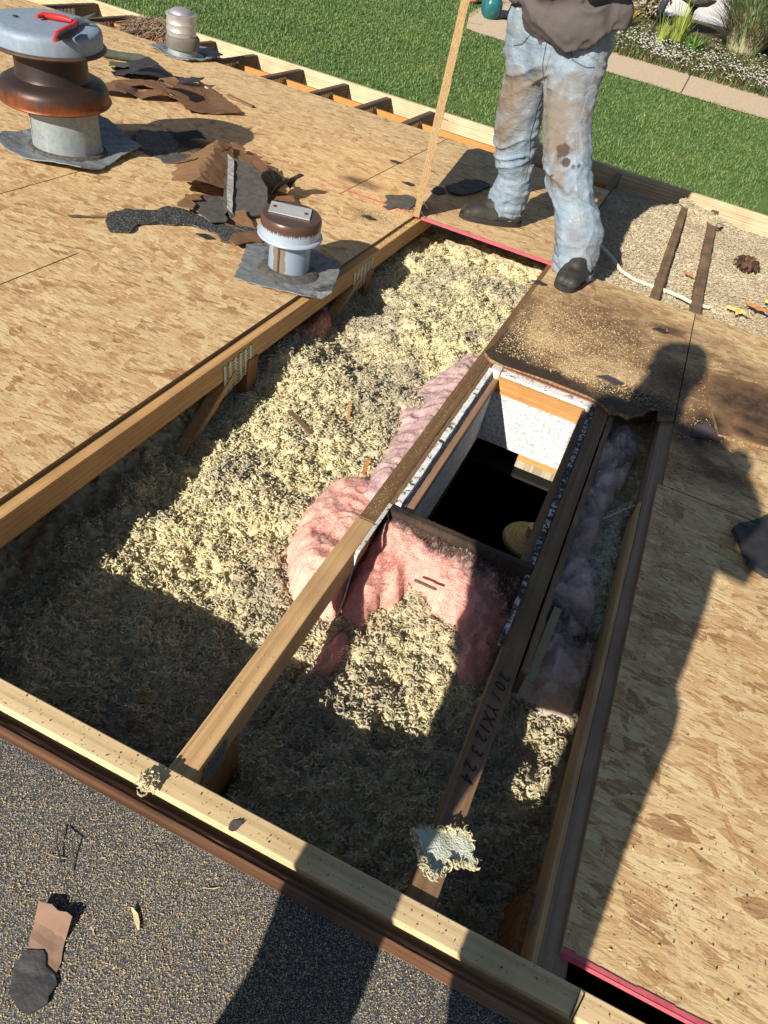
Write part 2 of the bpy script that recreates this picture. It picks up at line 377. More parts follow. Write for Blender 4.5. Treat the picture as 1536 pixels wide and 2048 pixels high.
# ridge board, rear sheathing
mb = MB(); mb.box((-2.2, .427, -.085), (1.35, .4635, 0)); rb = mb.build('ridge_board', MT['fir'], None, (-.4, .445, -.085), bevel=.002)
tag(rb, 'long pale timber ridge board with dirt specks crossing the bottom of the photo', 'timber board')
KR = .305
def rz(y): return -.0005 - (.40 - y) * KR
n = NT('shingle_granules')
v1 = n.vor(900); sp = n.sep(v1.outputs['Color'])
c = n.ramp(sp[0], [(0, (.014, .013, .014)), (.62, (.035, .033, .034)), (.86, (.10, .10, .105)), (1, (.36, .36, .36))])
du = n.noise(3.2, 3); fl = n.vor(430, co=n.map((1, 2.4, 1), (0, 0, .7))); fs_ = n.sep(fl.outputs['Color'])
gate = n.math('MULTIPLY', n.math('LESS_THAN', fl.outputs['Distance'], .36), n.math('GREATER_THAN', n.math('ADD', fs_[1], n.math('MULTIPLY', du, 1.25)), 1.20))
c = n.mix(gate, c, (.48, .39, .19)); n.bump(sp[0], .5, .0015); n.b.inputs['Specular IOR Level'].default_value = .5
MT['shingle'] = n.out(c, .55)
rs = empty('rear_roof_slope', (0, -1, rz(-1)), 'near roof slope of black granule shingles dusted with sawdust', 'shingled roof')
V = []; F = []; xs = np.linspace(-3.2, 3.2, 120)
top = .3935 + fbm(XY(xs, xs * 0, 25), 3) * .0018
for i, x in enumerate(xs):
    V += [(x, top[i], rz(top[i])), (x, .2, rz(.2)), (x, -3, rz(-3)), (x, -3, rz(-3) - .03), (x, top[i], rz(top[i]) - .004)]
for i in range(len(xs) - 1):
    a = i * 5; b_ = a + 5
    for k in range(5): F.append((a + k, a + (k + 1) % 5, b_ + (k + 1) % 5, b_ + k))
mesh_obj('shingles', V, F, MT['shingle'], rs)
MT['plyedge'] = mat_wood('splintered_plywood_edge', (.30, .15, .075), (.09, .04, .022), 0, rings=2)
MT['plyedge2'] = mat_wood('plywood_top_layer', (.26, .14, .07), (.10, .05, .03), 0)
xs = np.linspace(-3.2, 3.2, 300); mb = MB()
for k, (o, z0, w_) in enumerate(((.3925, -.002, .011), (.4025, -.0045, .006), (.4075, -.008, .006))):
    jj = fbm(XY(xs, xs * 0, 18, k), 3) * (.0015 + .001 * k); V = []
    for i, x in enumerate(xs):
        V += [(x, o - .003, z0), (x, o + w_ + jj[i], z0), (x, o + w_ + jj[i], z0 - .005), (x, o - .003, z0 - .005)]
    mb.add(V, [(4 * i + a, 4 * i + (a + 1) % 4, 4 * i + 4 + (a + 1) % 4, 4 * i + 4 + a) for i in range(len(xs) - 1) for a in range(4)])
mb.build('sheathing_edge', MT['plyedge'], rs)
MB().box((-3.2, -3.0, -1.3), (3.2, -2.99, -1.12)).build('rear_fascia', MT['fir_fascia'], rs)

# trusses
def gusset(name, parent, x, pts_yz, side):
    """toothed steel plate on the +x face; outline in (y,z) drawn as strips with slots"""
    (y0, z0), (y1, z1), (y2, z2), (y3, z3) = pts_yz   # bottom-near, bottom-far, top-far, top-near
    mb = MB(); nc, nr = 6, 9
    def pt(u, v, d=0): 
        y = (y0 * (1 - u) + y1 * u) * (1 - v) + (y3 * (1 - u) + y2 * u) * v; z = (z0 * (1 - u) + z1 * u) * (1 - v) + (z3 * (1 - u) + z2 * u) * v
        return (x + d, y, z)
    def quad(u0, u1, v0, v1):
        a = [pt(u0, v0, .0015), pt(u1, v0, .0015), pt(u1, v1, .0015), pt(u0, v1, .0015)]; b = [pt(u0, v0, 0), pt(u1, v0, 0), pt(u1, v1, 0), pt(u0, v1, 0)]
        mb.add(a + b, [(0, 1, 2, 3), (0, 4, 5, 1), (1, 5, 6, 2), (2, 6, 7, 3), (3, 7, 4, 0)])
    for c_ in range(nc):
        u0, u1 = c_ / nc, (c_ + 1) / nc; um = u0 + (u1 - u0) * .45
        quad(u0, um, 0, 1)
        for r in range(nr):
            v0 = (r + (.5 if c_ % 2 else 0)) / nr * .95; quad(um, u1, v0, min(1, v0 + .42 / nr))
    return mb.build(name, MT['steel'], parent)
MT['steel'] = mat_plain('galvanised_plate', (.52, .53, .52), (.36, .37, .37), 90, .4, .75)
def board_y(mb, x0, x1, y0, y1, z0, z1, n=26, wob=.0012, taper=0):
    V = []; F = []
    ys = np.linspace(y0, y1, n); a = fbm(XY(ys, ys * 0, 6, x0 * 9), 2) * wob; b_ = fbm(XY(ys, ys * 0, 6, x1 * 9 + 3), 2) * wob
    for i, y in enumerate(ys):
        V += [(x0 + a[i], y, z0), (x1 + b_[i], y, z0), (x1 + b_[i], y, z1 + a[i] * .5), (x0 + a[i], y, z1 + b_[i] * .5)]
        if i: 
            p = 4 * i - 4; F += [(p + k, p + 4 + k, p + 4 + (k + 1) % 4, p + (k + 1) % 4) for k in range(4)]
    F += [(0, 1, 2, 3), tuple(4 * (n - 1) + k for k in (3, 2, 1, 0))]
    return mb.add(V, F)
zt = -tO - .0015
tr = empty('roof_truss', (-.89, .47, zt - .3), 'honey coloured truss under the edge of the left hand deck, with toothed plates and webs', 'roof truss', 'roof trusses')
board_y(MB(), -.911, -.873, .466, 4.82, -.079, zt).build('top_chord', MT['fir_l'], tr, bevel=.0012)
MB().beam((-.885, 1.628, -.07), (-.885, 1.628, -.34), .036, .055, (0, 1, 0)).build('web', MT['web'], tr, bevel=.001)
MB().beam((-.885, 1.545, -.075), (-.885, 1.18, -.30), .034, .022, (0, 0, 1)).build('web', MT['fir_l'], tr, bevel=.001)
gusset('gusset_plate', tr, -.872, [(1.49, -.13), (1.645, -.10), (1.63, -.022), (1.475, -.03)], 1)
MB().beam((-.885, 2.455, -.07), (-.885, 2.455, -.3), .034, .05, (0, 1, 0)).build('web', MT['web'], tr, bevel=.001)
MB().beam((-.885, 2.37, -.075), (-.885, 2.08, -.22), .034, .022, (0, 0, 1)).build('web', MT['fir_l'], tr, bevel=.001)
gusset('gusset_plate', tr, -.872, [(2.32, -.125), (2.50, -.10), (2.48, -.022), (2.30, -.03)], 1)

tA = empty('roof_truss', (-.3, .47, zt - .3), 'brown truss left of the skylight opening, split lower end resting by the ridge board', 'roof truss', 'roof trusses')
ua = MB(); 
for (y0, y1, xa, xb) in ((.4655, 1.13, -.325, -.286),): board_y(ua, xa, xb, y0, y1, -.085, zt)
ua.build('top_chord', MT['fir_y'], tA, bevel=.0012)
board_y(MB(), -.3215, -.2855, 1.133, 4.80, -.085, zt + .0015).build('upper_chord', mat_wood('water_darkened_lumber', (.24, .14, .065), (.13, .07, .03), 1, spots=.03), tA, bevel=.0012)
MB().beam((-.302, .535, -.08), (-.302, .56, -.33), .034, .14, (0, 1, 0)).build('heel_block', MT['web'], tA, bevel=.002)
gusset('gusset_plate', tA, -.2845, [(.49, -.075), (.56, -.09), (.565, -.03), (.50, -.025)], 1)
tB = empty('roof_truss', (.074, .47, zt - .3), 'dark brown truss with handwriting on its top, right of the skylight opening', 'roof truss', 'roof trusses')
board_y(MB(), .0537, .0937, .4655, 2.0, -.085, zt).build('top_chord', MT['brown_y'], tB, bevel=.0012)
board_y(MB(), .095, .133, 2.9, 4.70, -.075, zt + .004, wob=.004).build('upper_chord', MT['brown_r'], tB, bevel=.006)
MB().beam((.074, .53, -.08), (.074, .55, -.33), .034, .06, (0, 1, 0)).build('heel_block', MT['web'], tB, bevel=.002)
tR = empty('roof_truss', (.25, .47, zt - .3), 'truss under the left edge of the right hand deck, in the shadow of the photographer', 'roof truss', 'roof trusses')
board_y(MB(), .2415, .279, .4655, 2.9, -.085, zt).build('top_chord', mat_wood('grey_fir', (.42, .30, .20), (.26, .17, .11), 1, spots=.008), tR, bevel=.0012)
board_y(MB(), .233, .2405, .4655, 1.6, -.087, zt - .003).build('sister_board', MT['fir_y'], tR)
board_y(MB(), .255, .297, 2.9, 4.66, -.07, zt + .004, wob=.004).build('upper_chord', MT['brown_r'], tR, bevel=.006)
MB().beam((.245, .53, -.09), (.225, .56, -.33), .05, .13, (0, 1, 0)).build('heel_block', MT['web'], tR, bevel=.002)
gusset('gusset_plate', tR, .2320, [(.60, -.082), (.53, -.082), (.53, -.03), (.60, -.03)], 1)
# handwriting on the brown truss
mk_ = mat_plain('black_marker', (.012, .012, .015), (.02, .02, .025), 20, .6); cur = 0.
for chh, adv in zip('20/YX12324', (.75, .95, .8, .7, .8, .6, 1.0, 1.0, .75, .7)):
    fc = bpy.data.curves.new('hw', 'FONT'); fc.body = chh; fc.size = .030 * S; fc.shear = .3; fc.extrude = .0003
    fo = bpy.data.objects.new('hw', fc); COL.objects.link(fo); dg = bpy.context.evaluated_depsgraph_get(); tm = fo.evaluated_get(dg).to_mesh()
    V = np.zeros(len(tm.vertices) * 3); tm.vertices.foreach_get('co', V); V = V.reshape(-1, 3) / S; F = [tuple(p.vertices) for p in tm.polygons]
    W_ = np.stack([.063 + rng.uniform(-.002, .002) + V[:, 1], .905 - V[:, 0] - cur, zt + .0012 + V[:, 2]], 1); cur += adv * .030
    fo.evaluated_get(dg).to_mesh_clear(); bpy.data.objects.remove(fo); mesh_obj('handwritten_mark', W_, F, mk_, tB)

# eave: fascia, rafter tails, blocks
mb = MB(); mb.box((-8, 4.851, -.16), (4, 4.885, 0)); fa = mb.build('fascia_board', MT['fir_fascia'], None, (-2, 4.868, -.16), bevel=.0015)
tag(fa, 'long pale weathered fascia board along the eave above the lawn', 'timber board')
mb = MB(); board_y(mb, -.017, .017, 4.2, 4.849, -.085, -.004)
names = ['third', 'x']
tails = [-1.515, -1.815, -2.112, -2.435, -2.774, -3.09, -3.40, -3.71, -4.02]
LT = ['rafter tail nearest the upright board, first of the grey row', 'second grey rafter tail from the upright board at the eave', 'third grey rafter tail from the upright board at the eave', 'fourth grey rafter tail from the upright board at the eave', 'grey rafter tail just right of the silver capped vent', 'grey rafter tail just left of the silver capped vent', 'grey rafter tail next to the dry grass nest', 'grey rafter tail behind the dry grass nest', 'grey rafter tail in the top left corner of the photo']
for i, x in enumerate(tails):
    tl = empty('rafter_tail', (x, 4.5, -.09), LT[i], 'rafter', 'rafter tails at the eave')
    mb = MB(); board_y(mb, x - .018, x + .018, 4.2, 4.849, -.09, -.012, n=8); mb.build('beam', MT['tail'], tl, bevel=.001)
    gusset('nail_plate', tl, x + .0185, [(4.42, -.08), (4.62, -.08), (4.62, -.03), (4.42, -.03)], 1)
OB = ['orange pine block between the two rafter tails nearest the upright board'] 
bl = [(-1.49, -1.0), (-1.79, -1.54), (-2.09, -1.84), (-2.41, -2.14), (-2.75, -2.46), (-3.07, -2.80), (-3.38, -3.11), (-3.69, -3.42)]
BLB = ['long orange board behind the upright board at the eave', 'orange pine block in the first bay left of the long orange board', 'orange pine block in the second bay left of the long orange board', 'orange pine block in the third bay left of the long orange board', 'orange pine block behind the silver capped vent', 'orange pine block left of the silver capped vent', 'orange pine block beneath the dry grass nest', 'orange pine block left of the dry grass nest']
for (a, b_), lb in zip(bl, BLB):
    mb = MB(); mb.box((a, 4.60, -.12), (b_, 4.62, -.04)); o = mb.build('wood_block', MT['orange'], None, ((a + b_) / 2, 4.61, -.12), bevel=.001)
    tag(o, lb, 'wood block', 'orange blocks between the rafters')
for (a, b_, lb) in ((-.98, -.33, 'orange board behind the standing man at the eave'), (-.25, .085, 'orange board at the eave left of the two brown rafters'), (.305, 1.4, 'orange board at the eave right of the two brown rafters')):
    V = []; xs = np.linspace(a, b_, 20); jj = fbm(XY(xs, xs * 0, 12), 2) * .006
    mb = MB()
    for i, x in enumerate(xs): V += [(x, 4.70, -.2), (x, 4.72, -.2), (x, 4.72, -.072 + jj[i]), (x, 4.70, -.072 + jj[i])]
    mb.add(V, [(4 * i + k, 4 * i + 4 + k, 4 * i + 4 + (k + 1) % 4, 4 * i + (k + 1) % 4) for i in range(19) for k in range(4)] + [(0, 1, 2, 3), (79, 78, 77, 76)])
    o = mb.build('wood_block', MT['orange'], None, ((a + b_) / 2, 4.71, -.2)); tag(o, lb, 'wood block', 'orange blocks between the rafters')
hw = MB(); hw.box((-8, 4.80, -2.05), (4, 4.82, -.17)); hw.box((-8, -3.0, -3.2), (-7.95, 4.8, -.25)); hw.box((3.95, -3, -3.2), (4, 4.8, -.25)); hw.box((-8, -3.0, -3.2), (4, -2.97, -1.33))
hw.box((-8, 4.6, -.30), (4, 4.80, -.29)); hw.box((-3.2, -.2, -.40), (-3.19, .3, -.1))
o = hw.build('house_walls', mat_plain('cream_siding', (.6, .57, .5), (.55, .52, .45), 8), None, (-2, 1, -2.5)); tag(o, 'cream house walls below the roof, hidden under the eave', 'house wall')

# ================================================================ SKYLIGHT SHAFT
SX0, SX1, SY0, SY1 = -.238, .028, 1.218, 1.942
n = NT('popcorn_drywall'); v = n.noise(95, 3, rough=.6); n.bump(v, 1.0, .006)
MT['drywall'] = n.out(n.ramp(v, [(.36, (.36, .37, .37)), (.47, (.60, .60, .585)), (.6, (.68, .68, .66))]), .9)
n = NT('flaking_white_paint'); v = n.noise(38, 5, rough=.75)
n.bump(v, .8, .004); MT['flake'] = n.out(n.ramp(v, [(.40, (.07, .055, .045)), (.44, (.80, .79, .74))]), .8)
n = NT('charred_flaking_paint'); v = n.noise(60, 5, rough=.8)
n.bump(v, .8, .004); MT['flake2'] = n.out(n.ramp(v, [(.50, (.045, .035, .03)), (.58, (.55, .58, .60))]), .8)
MT['trim'] = mat_wood('orange_pine_trim', (.60, .33, .12), (.42, .20, .06), 0)
MT['trim_y'] = mat_wood('brown_pine_trim', (.42, .25, .15), (.28, .15, .08), 1)
MT['black_wood'] = mat_wood('rotten_black_wood', (.11, .07, .045), (.03, .022, .018), 0, dirt=(.02, .016, .014))
sk = empty('skylight_shaft', (-.105, 1.58, -.32), 'open skylight shaft with white textured walls and flaking frame', 'skylight shaft')
zb = -.235
d_ = .008
MB().box((SX0 - .006, SY1, zb), (SX1 + .006, SY1 + d_, -.062)).build('far_wall', MT['drywall'], sk)
MB().box((SX0 - d_, SY0, zb), (SX0, SY1 - .0005, -.050)).build('side_wall', MT['drywall'], sk)
MB().box((SX1, SY0, zb), (SX1 + d_, SY1 - .0005, -.064)).build('side_wall', MT['drywall'], sk)
MB().box((SX0, SY0 - d_, zb), (SX1, SY0, -.064)).build('near_wall', MT['drywall'], sk)
# pine trim round the top of the opening
tb = MB(); tb.box((SX0, SY1 - .002, -.060), (SX1, SY1 + .010, -.016)); tb.box((SX0, SY1 - .006, -.064), (SX1, SY1 - .0015, -.056)); tb.box((SX0, SY1 - .005, -.040), (SX1, SY1 - .001, -.036)); tb.build('pine_trim', MT['trim'], sk, bevel=.001)
tb = MB(); tb.box((SX0 - .012, SY0, -.048), (SX0 + .005, SY1 - .004, -.022)); tb.build('pine_trim', MT['trim_y'], sk, bevel=.001)
tb = MB(); tb.box((SX1 - .006, SY0, -.063), (SX1 + .012, SY1 - .004, -.016)); tb.build('pine_trim', MT['brown_y'], sk, bevel=.001)
# frame strips with flaking paint
def strip(name, x0, x1, y0, y1, z0, z1, mat, jag=.0025, axis='y', n_=60):
    V = []; F = []
    t_ = np.linspace(0, 1, n_)
    a = fbm(XY(t_ * 9, t_ * 0, 4, x0 * 50), 3) * jag; b_ = fbm(XY(t_ * 9, t_ * 0, 4, x0 * 50 + 9), 3) * jag; c_ = fbm(XY(t_ * 9, t_ * 0, 7, 5), 3) * jag * .6
    for i in range(n_):
        if axis == 'y':
            y = y0 + (y1 - y0) * t_[i]; V += [(x0 + a[i], y, z0), (x1 + b_[i], y, z0), (x1 + b_[i], y, z1 + c_[i]), (x0 + a[i], y, z1 + c_[i])]
        else:
            x = x0 + (x1 - x0) * t_[i]; V += [(x, y1 + a[i], z0), (x, y0 + b_[i], z0), (x, y0 + b_[i], z1 + c_[i]), (x, y1 + a[i], z1 + c_[i])]
        if i:
            p = 4 * i - 4; F += [(p + k, p + 4 + k, p + 4 + (k + 1) % 4, p + (k + 1) % 4) for k in range(4)]
    F += [(0, 1, 2, 3), tuple(4 * (n_ - 1) + k for k in (3, 2, 1, 0))]
    return mesh_obj(name, V, F, mat, sk)
strip('flaking_strip', -.272, -.258, 1.215, 1.955, -.08, -.004, MT['flake'])
strip('metal_lip', -.257, -.251, 1.225, 1.945, -.08, -.020, mat_plain('grey_metal_lip', (.35, .33, .36), (.22, .2, .22), 50, .4, .5))
strip('flaking_strip', SX0 - .02, SX1 + .02, 1.953, 1.985, -.08, -.008, MT['flake'], axis='x')
strip('red_batten', SX0, SX1 + .03, 1.983, 1.996, -.08, -.004, mat_wood('red_stained_batten', (.35, .17, .12), (.2, .08, .06), 0), axis='x')
strip('flaking_strip', .0405, .0525, 1.21, 1.975, -.08, -.006, MT['flake2'])
strip('side_rail', -.2845, -.273, 1.20, 2.02, -.08, -.010, MT['brown_y'])
strip('side_rail', .098, .112, .93, 1.97, -.08, -.016, MT['brown_r'])
strip('header', -.283, .052, 1.192, 1.2085, -.09, -.008, MT['black_wood'], axis='x')
strip('header_lip', -.25, .045, 1.2095, 1.2165, -.06, -.016, MT['flake'], axis='x', jag=.003)
MB().box((-.268, 1.94, -.05), (-.235, 1.985, .000)).build('corner_block', mat_plain('cream_block', (.72, .68, .55), (.6, .55, .42), 30), sk, bevel=.006)
# dark room below
rm = empty('room_below', (-.1, 1.5, -2.2), 'dark room seen through the skylight shaft', 'room')
MT['dark'] = mat_plain('dark_room', (.022, .020, .018), (.015, .013, .012), 3)  # near-black colour puts the darkness of the unlit room into its surfaces
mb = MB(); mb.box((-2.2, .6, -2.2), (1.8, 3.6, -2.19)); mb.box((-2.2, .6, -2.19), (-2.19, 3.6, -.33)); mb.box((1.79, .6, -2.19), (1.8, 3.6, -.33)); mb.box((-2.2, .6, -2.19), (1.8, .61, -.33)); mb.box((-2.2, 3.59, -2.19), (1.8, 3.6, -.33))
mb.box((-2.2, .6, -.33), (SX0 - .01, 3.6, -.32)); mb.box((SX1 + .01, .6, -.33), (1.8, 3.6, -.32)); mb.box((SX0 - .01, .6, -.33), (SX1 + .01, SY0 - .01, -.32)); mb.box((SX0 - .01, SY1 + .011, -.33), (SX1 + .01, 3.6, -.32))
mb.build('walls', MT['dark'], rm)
tb = MB(); tb.box((-.10, SY1 - .001, zb - .02), (SX1 + .02, SY1 + .02, zb - .0005)); tb.build('bottom_trim', MT['trim'], sk)  # trim cut short: its shaded left part is left out to read black
tb = MB(); tb.box((-.10, SY1 + .004, -.285), (SX1 + .05, SY1 + .02, zb - .0205)); tb.build('striped_edge', mat_wood('striped_edge', (.5, .42, .3), (.25, .2, .14), 2), sk)
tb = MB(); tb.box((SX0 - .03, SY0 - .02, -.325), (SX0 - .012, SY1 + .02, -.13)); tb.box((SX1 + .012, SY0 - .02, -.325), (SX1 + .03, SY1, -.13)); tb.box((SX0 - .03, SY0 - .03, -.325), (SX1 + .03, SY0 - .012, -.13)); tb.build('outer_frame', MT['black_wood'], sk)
lp = empty('ceiling_lamp', (.03, 1.76, -.42), 'round pale basket lamp hanging in the dark below the skylight shaft', 'lamp')
MB().lathe([(.03, -.02), (.075, -.012), (.085, .01), (.08, .018), (.02, .03), (.012, .05)], (.035, 1.76, -.40), 40).build('shade', mat_wood('woven_shade', (.55, .46, .22), (.35, .27, .12), 2), lp, smooth=True)
MB().lathe([(.0, .03), (.018, .03), (.018, .06), (.0, .06)], (.03, 1.77, -.40), 20).build('cap', mat_plain('cream_cap', (.7, .62, .4), (.6, .5, .3), 10), lp, smooth=True)
MB().tube([(.03, 1.77, -.345), (.03, 1.77, -.33)], .005).build('cord', MT['dark'], lp)

# ================================================================ INSULATION
def zins(x, y):
    x = np.asarray(x, float); y = np.asarray(y, float)
    z = np.interp(y, [.3, .75, .95, 1.25, 1.6, 2.2, 2.8, 3.2], [-.25, -.25, -.225, -.17, -.145, -.13, -.115, -.13])
    nearL = np.exp(-((x + .86) / .16) ** 2)
    z = z - nearL * .015 - .035 * np.exp(-((x + .88) / .09) ** 2) * (np.exp(-((y - 1.42) / .28) ** 2) + np.exp(-((y - 2.3) / .22) ** 2))
    br = np.clip((x + .29) / .03, 0, 1)
    zr = np.interp(y, [.3, .7, .95, 1.1, 1.2], [-.21, -.20, -.18, -.15, -.14])
    z = z * (1 - br) + br * np.minimum(-.11, zr)
    z = z + .034 * fbm(XY(x, y, 4.2), 2) + .030 * fbm(XY(x, y, 12), 3)
    z = z - .05 * np.exp(-(((x + .70) / .10) ** 2 + ((y - 2.0) / .12) ** 2)) * (y > 1.8) - .035 * np.exp(-(((x + .80) / .07) ** 2 + ((y - 2.33) / .06) ** 2))
    return z
n = NT('cellulose_wool')
tv = n.attr('tuft'); big = n.noise(3.4, 4, rough=.6); fine = n.noise(90, 3)
c = n.ramp(tv, [(0, (.60, .51, .29)), (.4, (.77, .68, .41)), (1, (.90, .82, .53))])
c = n.mix(n.ramp(big, [(.45, 0), (.62, .68)]), c, (.40, .355, .29))
c = n.mix(n.math('MULTIPLY', n.ramp(n.noise(22, 3), [(.55, 0), (.7, 1)]), .35), c, (.62, .46, .28))
c = n.mix(n.ramp(fine, [(.35, .35), (.6, 0)]), c, (.22, .18, .12)); n.bump(n.noise(260, 3, rough=.7), .9, .003)
n.b.inputs['Specular IOR Level'].default_value = .05; n.b.inputs['Subsurface Weight'].default_value = .3; n.b.inputs['Subsurface Radius'].default_value = (.006, .005, .003); n.b.inputs['Subsurface Scale'].default_value = 1
MT['wool'] = n.out(c, .95)
n = NT('dusty_wool')
tv = n.attr('tuft'); big = n.noise(3.0, 4, rough=.6)
c = n.ramp(tv, [(0, (.46, .38, .26)), (.5, (.64, .55, .38)), (1, (.82, .74, .52))])
c = n.mix(n.ramp(big, [(.45, 0), (.66, .6)]), c, (.46, .36, .25)); n.bump(n.noise(260, 3, rough=.7), .9, .003); n.b.inputs['Specular IOR Level'].default_value = .1
MT['wool_dusty'] = n.out(c, .95)
def curls(xy, zf, size, rr=rng, lift=0.):
    """one short curled, tapering strand per point"""
    N = len(xy); K, m = 6, 3
    sz = size * rr.uniform(.5, 1.7, N) * np.where(rr.uniform(0, 1, N) < .12, 1.7, 1); th0 = rr.uniform(0, 2 * math.pi, N); curl = rr.uniform(1.2, 5.2, N) * rr.choice([-1, 1], N)
    tilt = rr.uniform(-.9, 1.1, N); az = rr.uniform(0, 2 * math.pi, N)
    t_ = np.linspace(0, 1, K)
    P = np.zeros((N, K, 3)); a = th0[:, None] + curl[:, None] * t_[None]
    dx = np.cos(a); dy = np.sin(a)
    x = np.cumsum(dx, 1) / K * sz[:, None]; y = np.cumsum(dy, 1) / K * sz[:, None]
    x -= x.mean(1, keepdims=True); y -= y.mean(1, keepdims=True)
    z = y * np.sin(tilt)[:, None]; y2 = y * np.cos(tilt)[:, None]
    P[..., 0] = x * np.cos(az)[:, None] - y2 * np.sin(az)[:, None]; P[..., 1] = x * np.sin(az)[:, None] + y2 * np.cos(az)[:, None]; P[..., 2] = z
    c0 = np.stack([xy[:, 0], xy[:, 1], zf(xy[:, 0], xy[:, 1]) + lift + rr.uniform(-.002, .008, N) * size / .012], 1)
    P += c0[:, None]
    Tn = np.gradient(P, axis=1); Tn /= np.linalg.norm(Tn, axis=2, keepdims=True) + 1e-9
    up = np.zeros_like(Tn); up[..., 2] = 1; sd = np.cross(Tn, up); sd /= np.linalg.norm(sd, axis=2, keepdims=True) + 1e-6; u2 = np.cross(sd, Tn)
    rad_ = (size * .145 * rr.uniform(.6, 1.5, N))[:, None] * np.sin(np.pi * (t_ * .86 + .1))[None] ** .7
    V = np.zeros((N, K, m, 3))
    for k in range(m):
        q = 2 * math.pi * k / m; V[:, :, k] = P + (sd * math.cos(q) + u2 * math.sin(q)) * rad_[..., None]
    idx = np.arange(K * m).reshape(K, m); f = []
    for i in range(K - 1):
        for k in range(m): f.append((idx[i, k], idx[i, (k + 1) % m], idx[i + 1, (k + 1) % m], idx[i + 1, k]))
        F = np.array(f)[None] + (np.arange(N) * K * m)[:, None, None]
    tv = np.repeat(rr.uniform(0, 1, N), K * m)
    return V.reshape(-1, 3), F.reshape(-1, 4), tv
def grid(x0, x1, y0, y1, d, zf, mask=None):
    xs = np.arange(x0, x1 + d / 2, d); ys = np.arange(y0, y1 + d / 2, d); X, Y = np.meshgrid(xs, ys); nx, ny = len(xs), len(ys)
    x, y = X.ravel(), Y.ravel(); z = zf(x, y); V = np.stack([x, y, z], 1)
    i = np.arange(nx * ny).reshape(ny, nx); F = np.stack([i[:-1, :-1], i[:-1, 1:], i[1:, 1:], i[1:, :-1]], -1).reshape(-1, 4)
    if mask is not None:
        mk = mask(x, y); F = F[mk[F].all(1)]
    used = np.unique(F); rm_ = np.full(len(V), -1); rm_[used] = np.arange(len(used))
    return V[used], rm_[F]
def lumpy(x, y, z, s=1.):
    w1 = worley(XY(x, y, 40 / s) + fbm(XY(x, y, 40 / s), 2)[:, None] * .7); w2 = worley(XY(x, y, 130 / s, 3))
    return z + (.026 * (.7 - w1) + .007 * (.6 - w2)) * s
zi = lambda x, y: lumpy(x, y, zins(x, y))
hole = lambda x, y: ~((x > SX0 - .05) & (x < SX1 + .10) & (y > SY0 - .07) & (y < SY1 + .06))
Vg, Fg = grid(-1.9, .30, .0, 3.25, .0062, zi, hole)
pts = np.stack([rng.uniform(-.92, .24, 104000), rng.uniform(.42, 3.05, 104000)], 1)
keep = hole(pts[:, 0], pts[:, 1]) & (rng.uniform(0, 1, len(pts)) < np.interp(pts[:, 1], [.4, 1.8, 3.0], [1, .8, .55])) & ~((pts[:, 0] > -.27) & (pts[:, 1] > 2.05))
pts = pts[keep]
Vc, Fc, tv = curls(pts, zi, .0150)
tg = np.clip(.35 + .8 * fbm(XY(Vg[:, 0], Vg[:, 1], 80), 2), 0, 1)
ins = mesh_obj('cellulose_insulation', np.vstack([Vg, Vc]), np.vstack([Fg, Fc + len(Vg)]), MT['wool'], None, (-.5, 1.5, -.3), smooth=True, attrs={'tuft': np.r_[tg, tv]})
tag(ins, 'bed of loose cream cellulose wool filling the open roof pit', 'insulation', kind='stuff')
def zup(x, y):
    return -.052 + .014 * fbm(XY(x, y, 5), 2) + .010 * np.exp(-(((x - .2) / .16) ** 2 + ((y - 4.55) / .12) ** 2)) * 4 + np.clip((y - 4.55) / .2, 0, 1) * -.05
zu = lambda x, y: lumpy(x, y, zup(x, y), .8)
Vg, Fg = grid(-.29, 1.9, 2.9, 4.72, .0085, zu)
pts = np.stack([rng.uniform(-.27, 1.1, 36000), rng.uniform(2.95, 4.72, 36000)], 1); Vc, Fc, tv = curls(pts, zu, .0125)
tg = np.clip(.35 + .8 * fbm(XY(Vg[:, 0], Vg[:, 1], 80), 2), 0, 1)
o = mesh_obj('cellulose_insulation', np.vstack([Vg, Vc]), np.vstack([Fg, Fc + len(Vg)]), MT['wool_dusty'], None, (.3, 3.8, -.3), smooth=True, attrs={'tuft': np.r_[tg, tv]})
tag(o, 'dusty grey brown cellulose wool in the open bay by the eave', 'insulation', kind='stuff')
Vg, Fg = grid(-4.2, -.3, 4.22, 4.84, .02, lambda x, y: -.13 + .01 * fbm(XY(x, y, 20), 2)); o = mesh_obj('cellulose_insulation', Vg, Fg, MT['wool_dusty'], None, (-2, 4.5, -.2), attrs={'tuft': np.full(len(Vg), .2)})
tag(o, 'thin dusty cellulose wool between the rafter tails at the eave', 'insulation', kind='stuff')
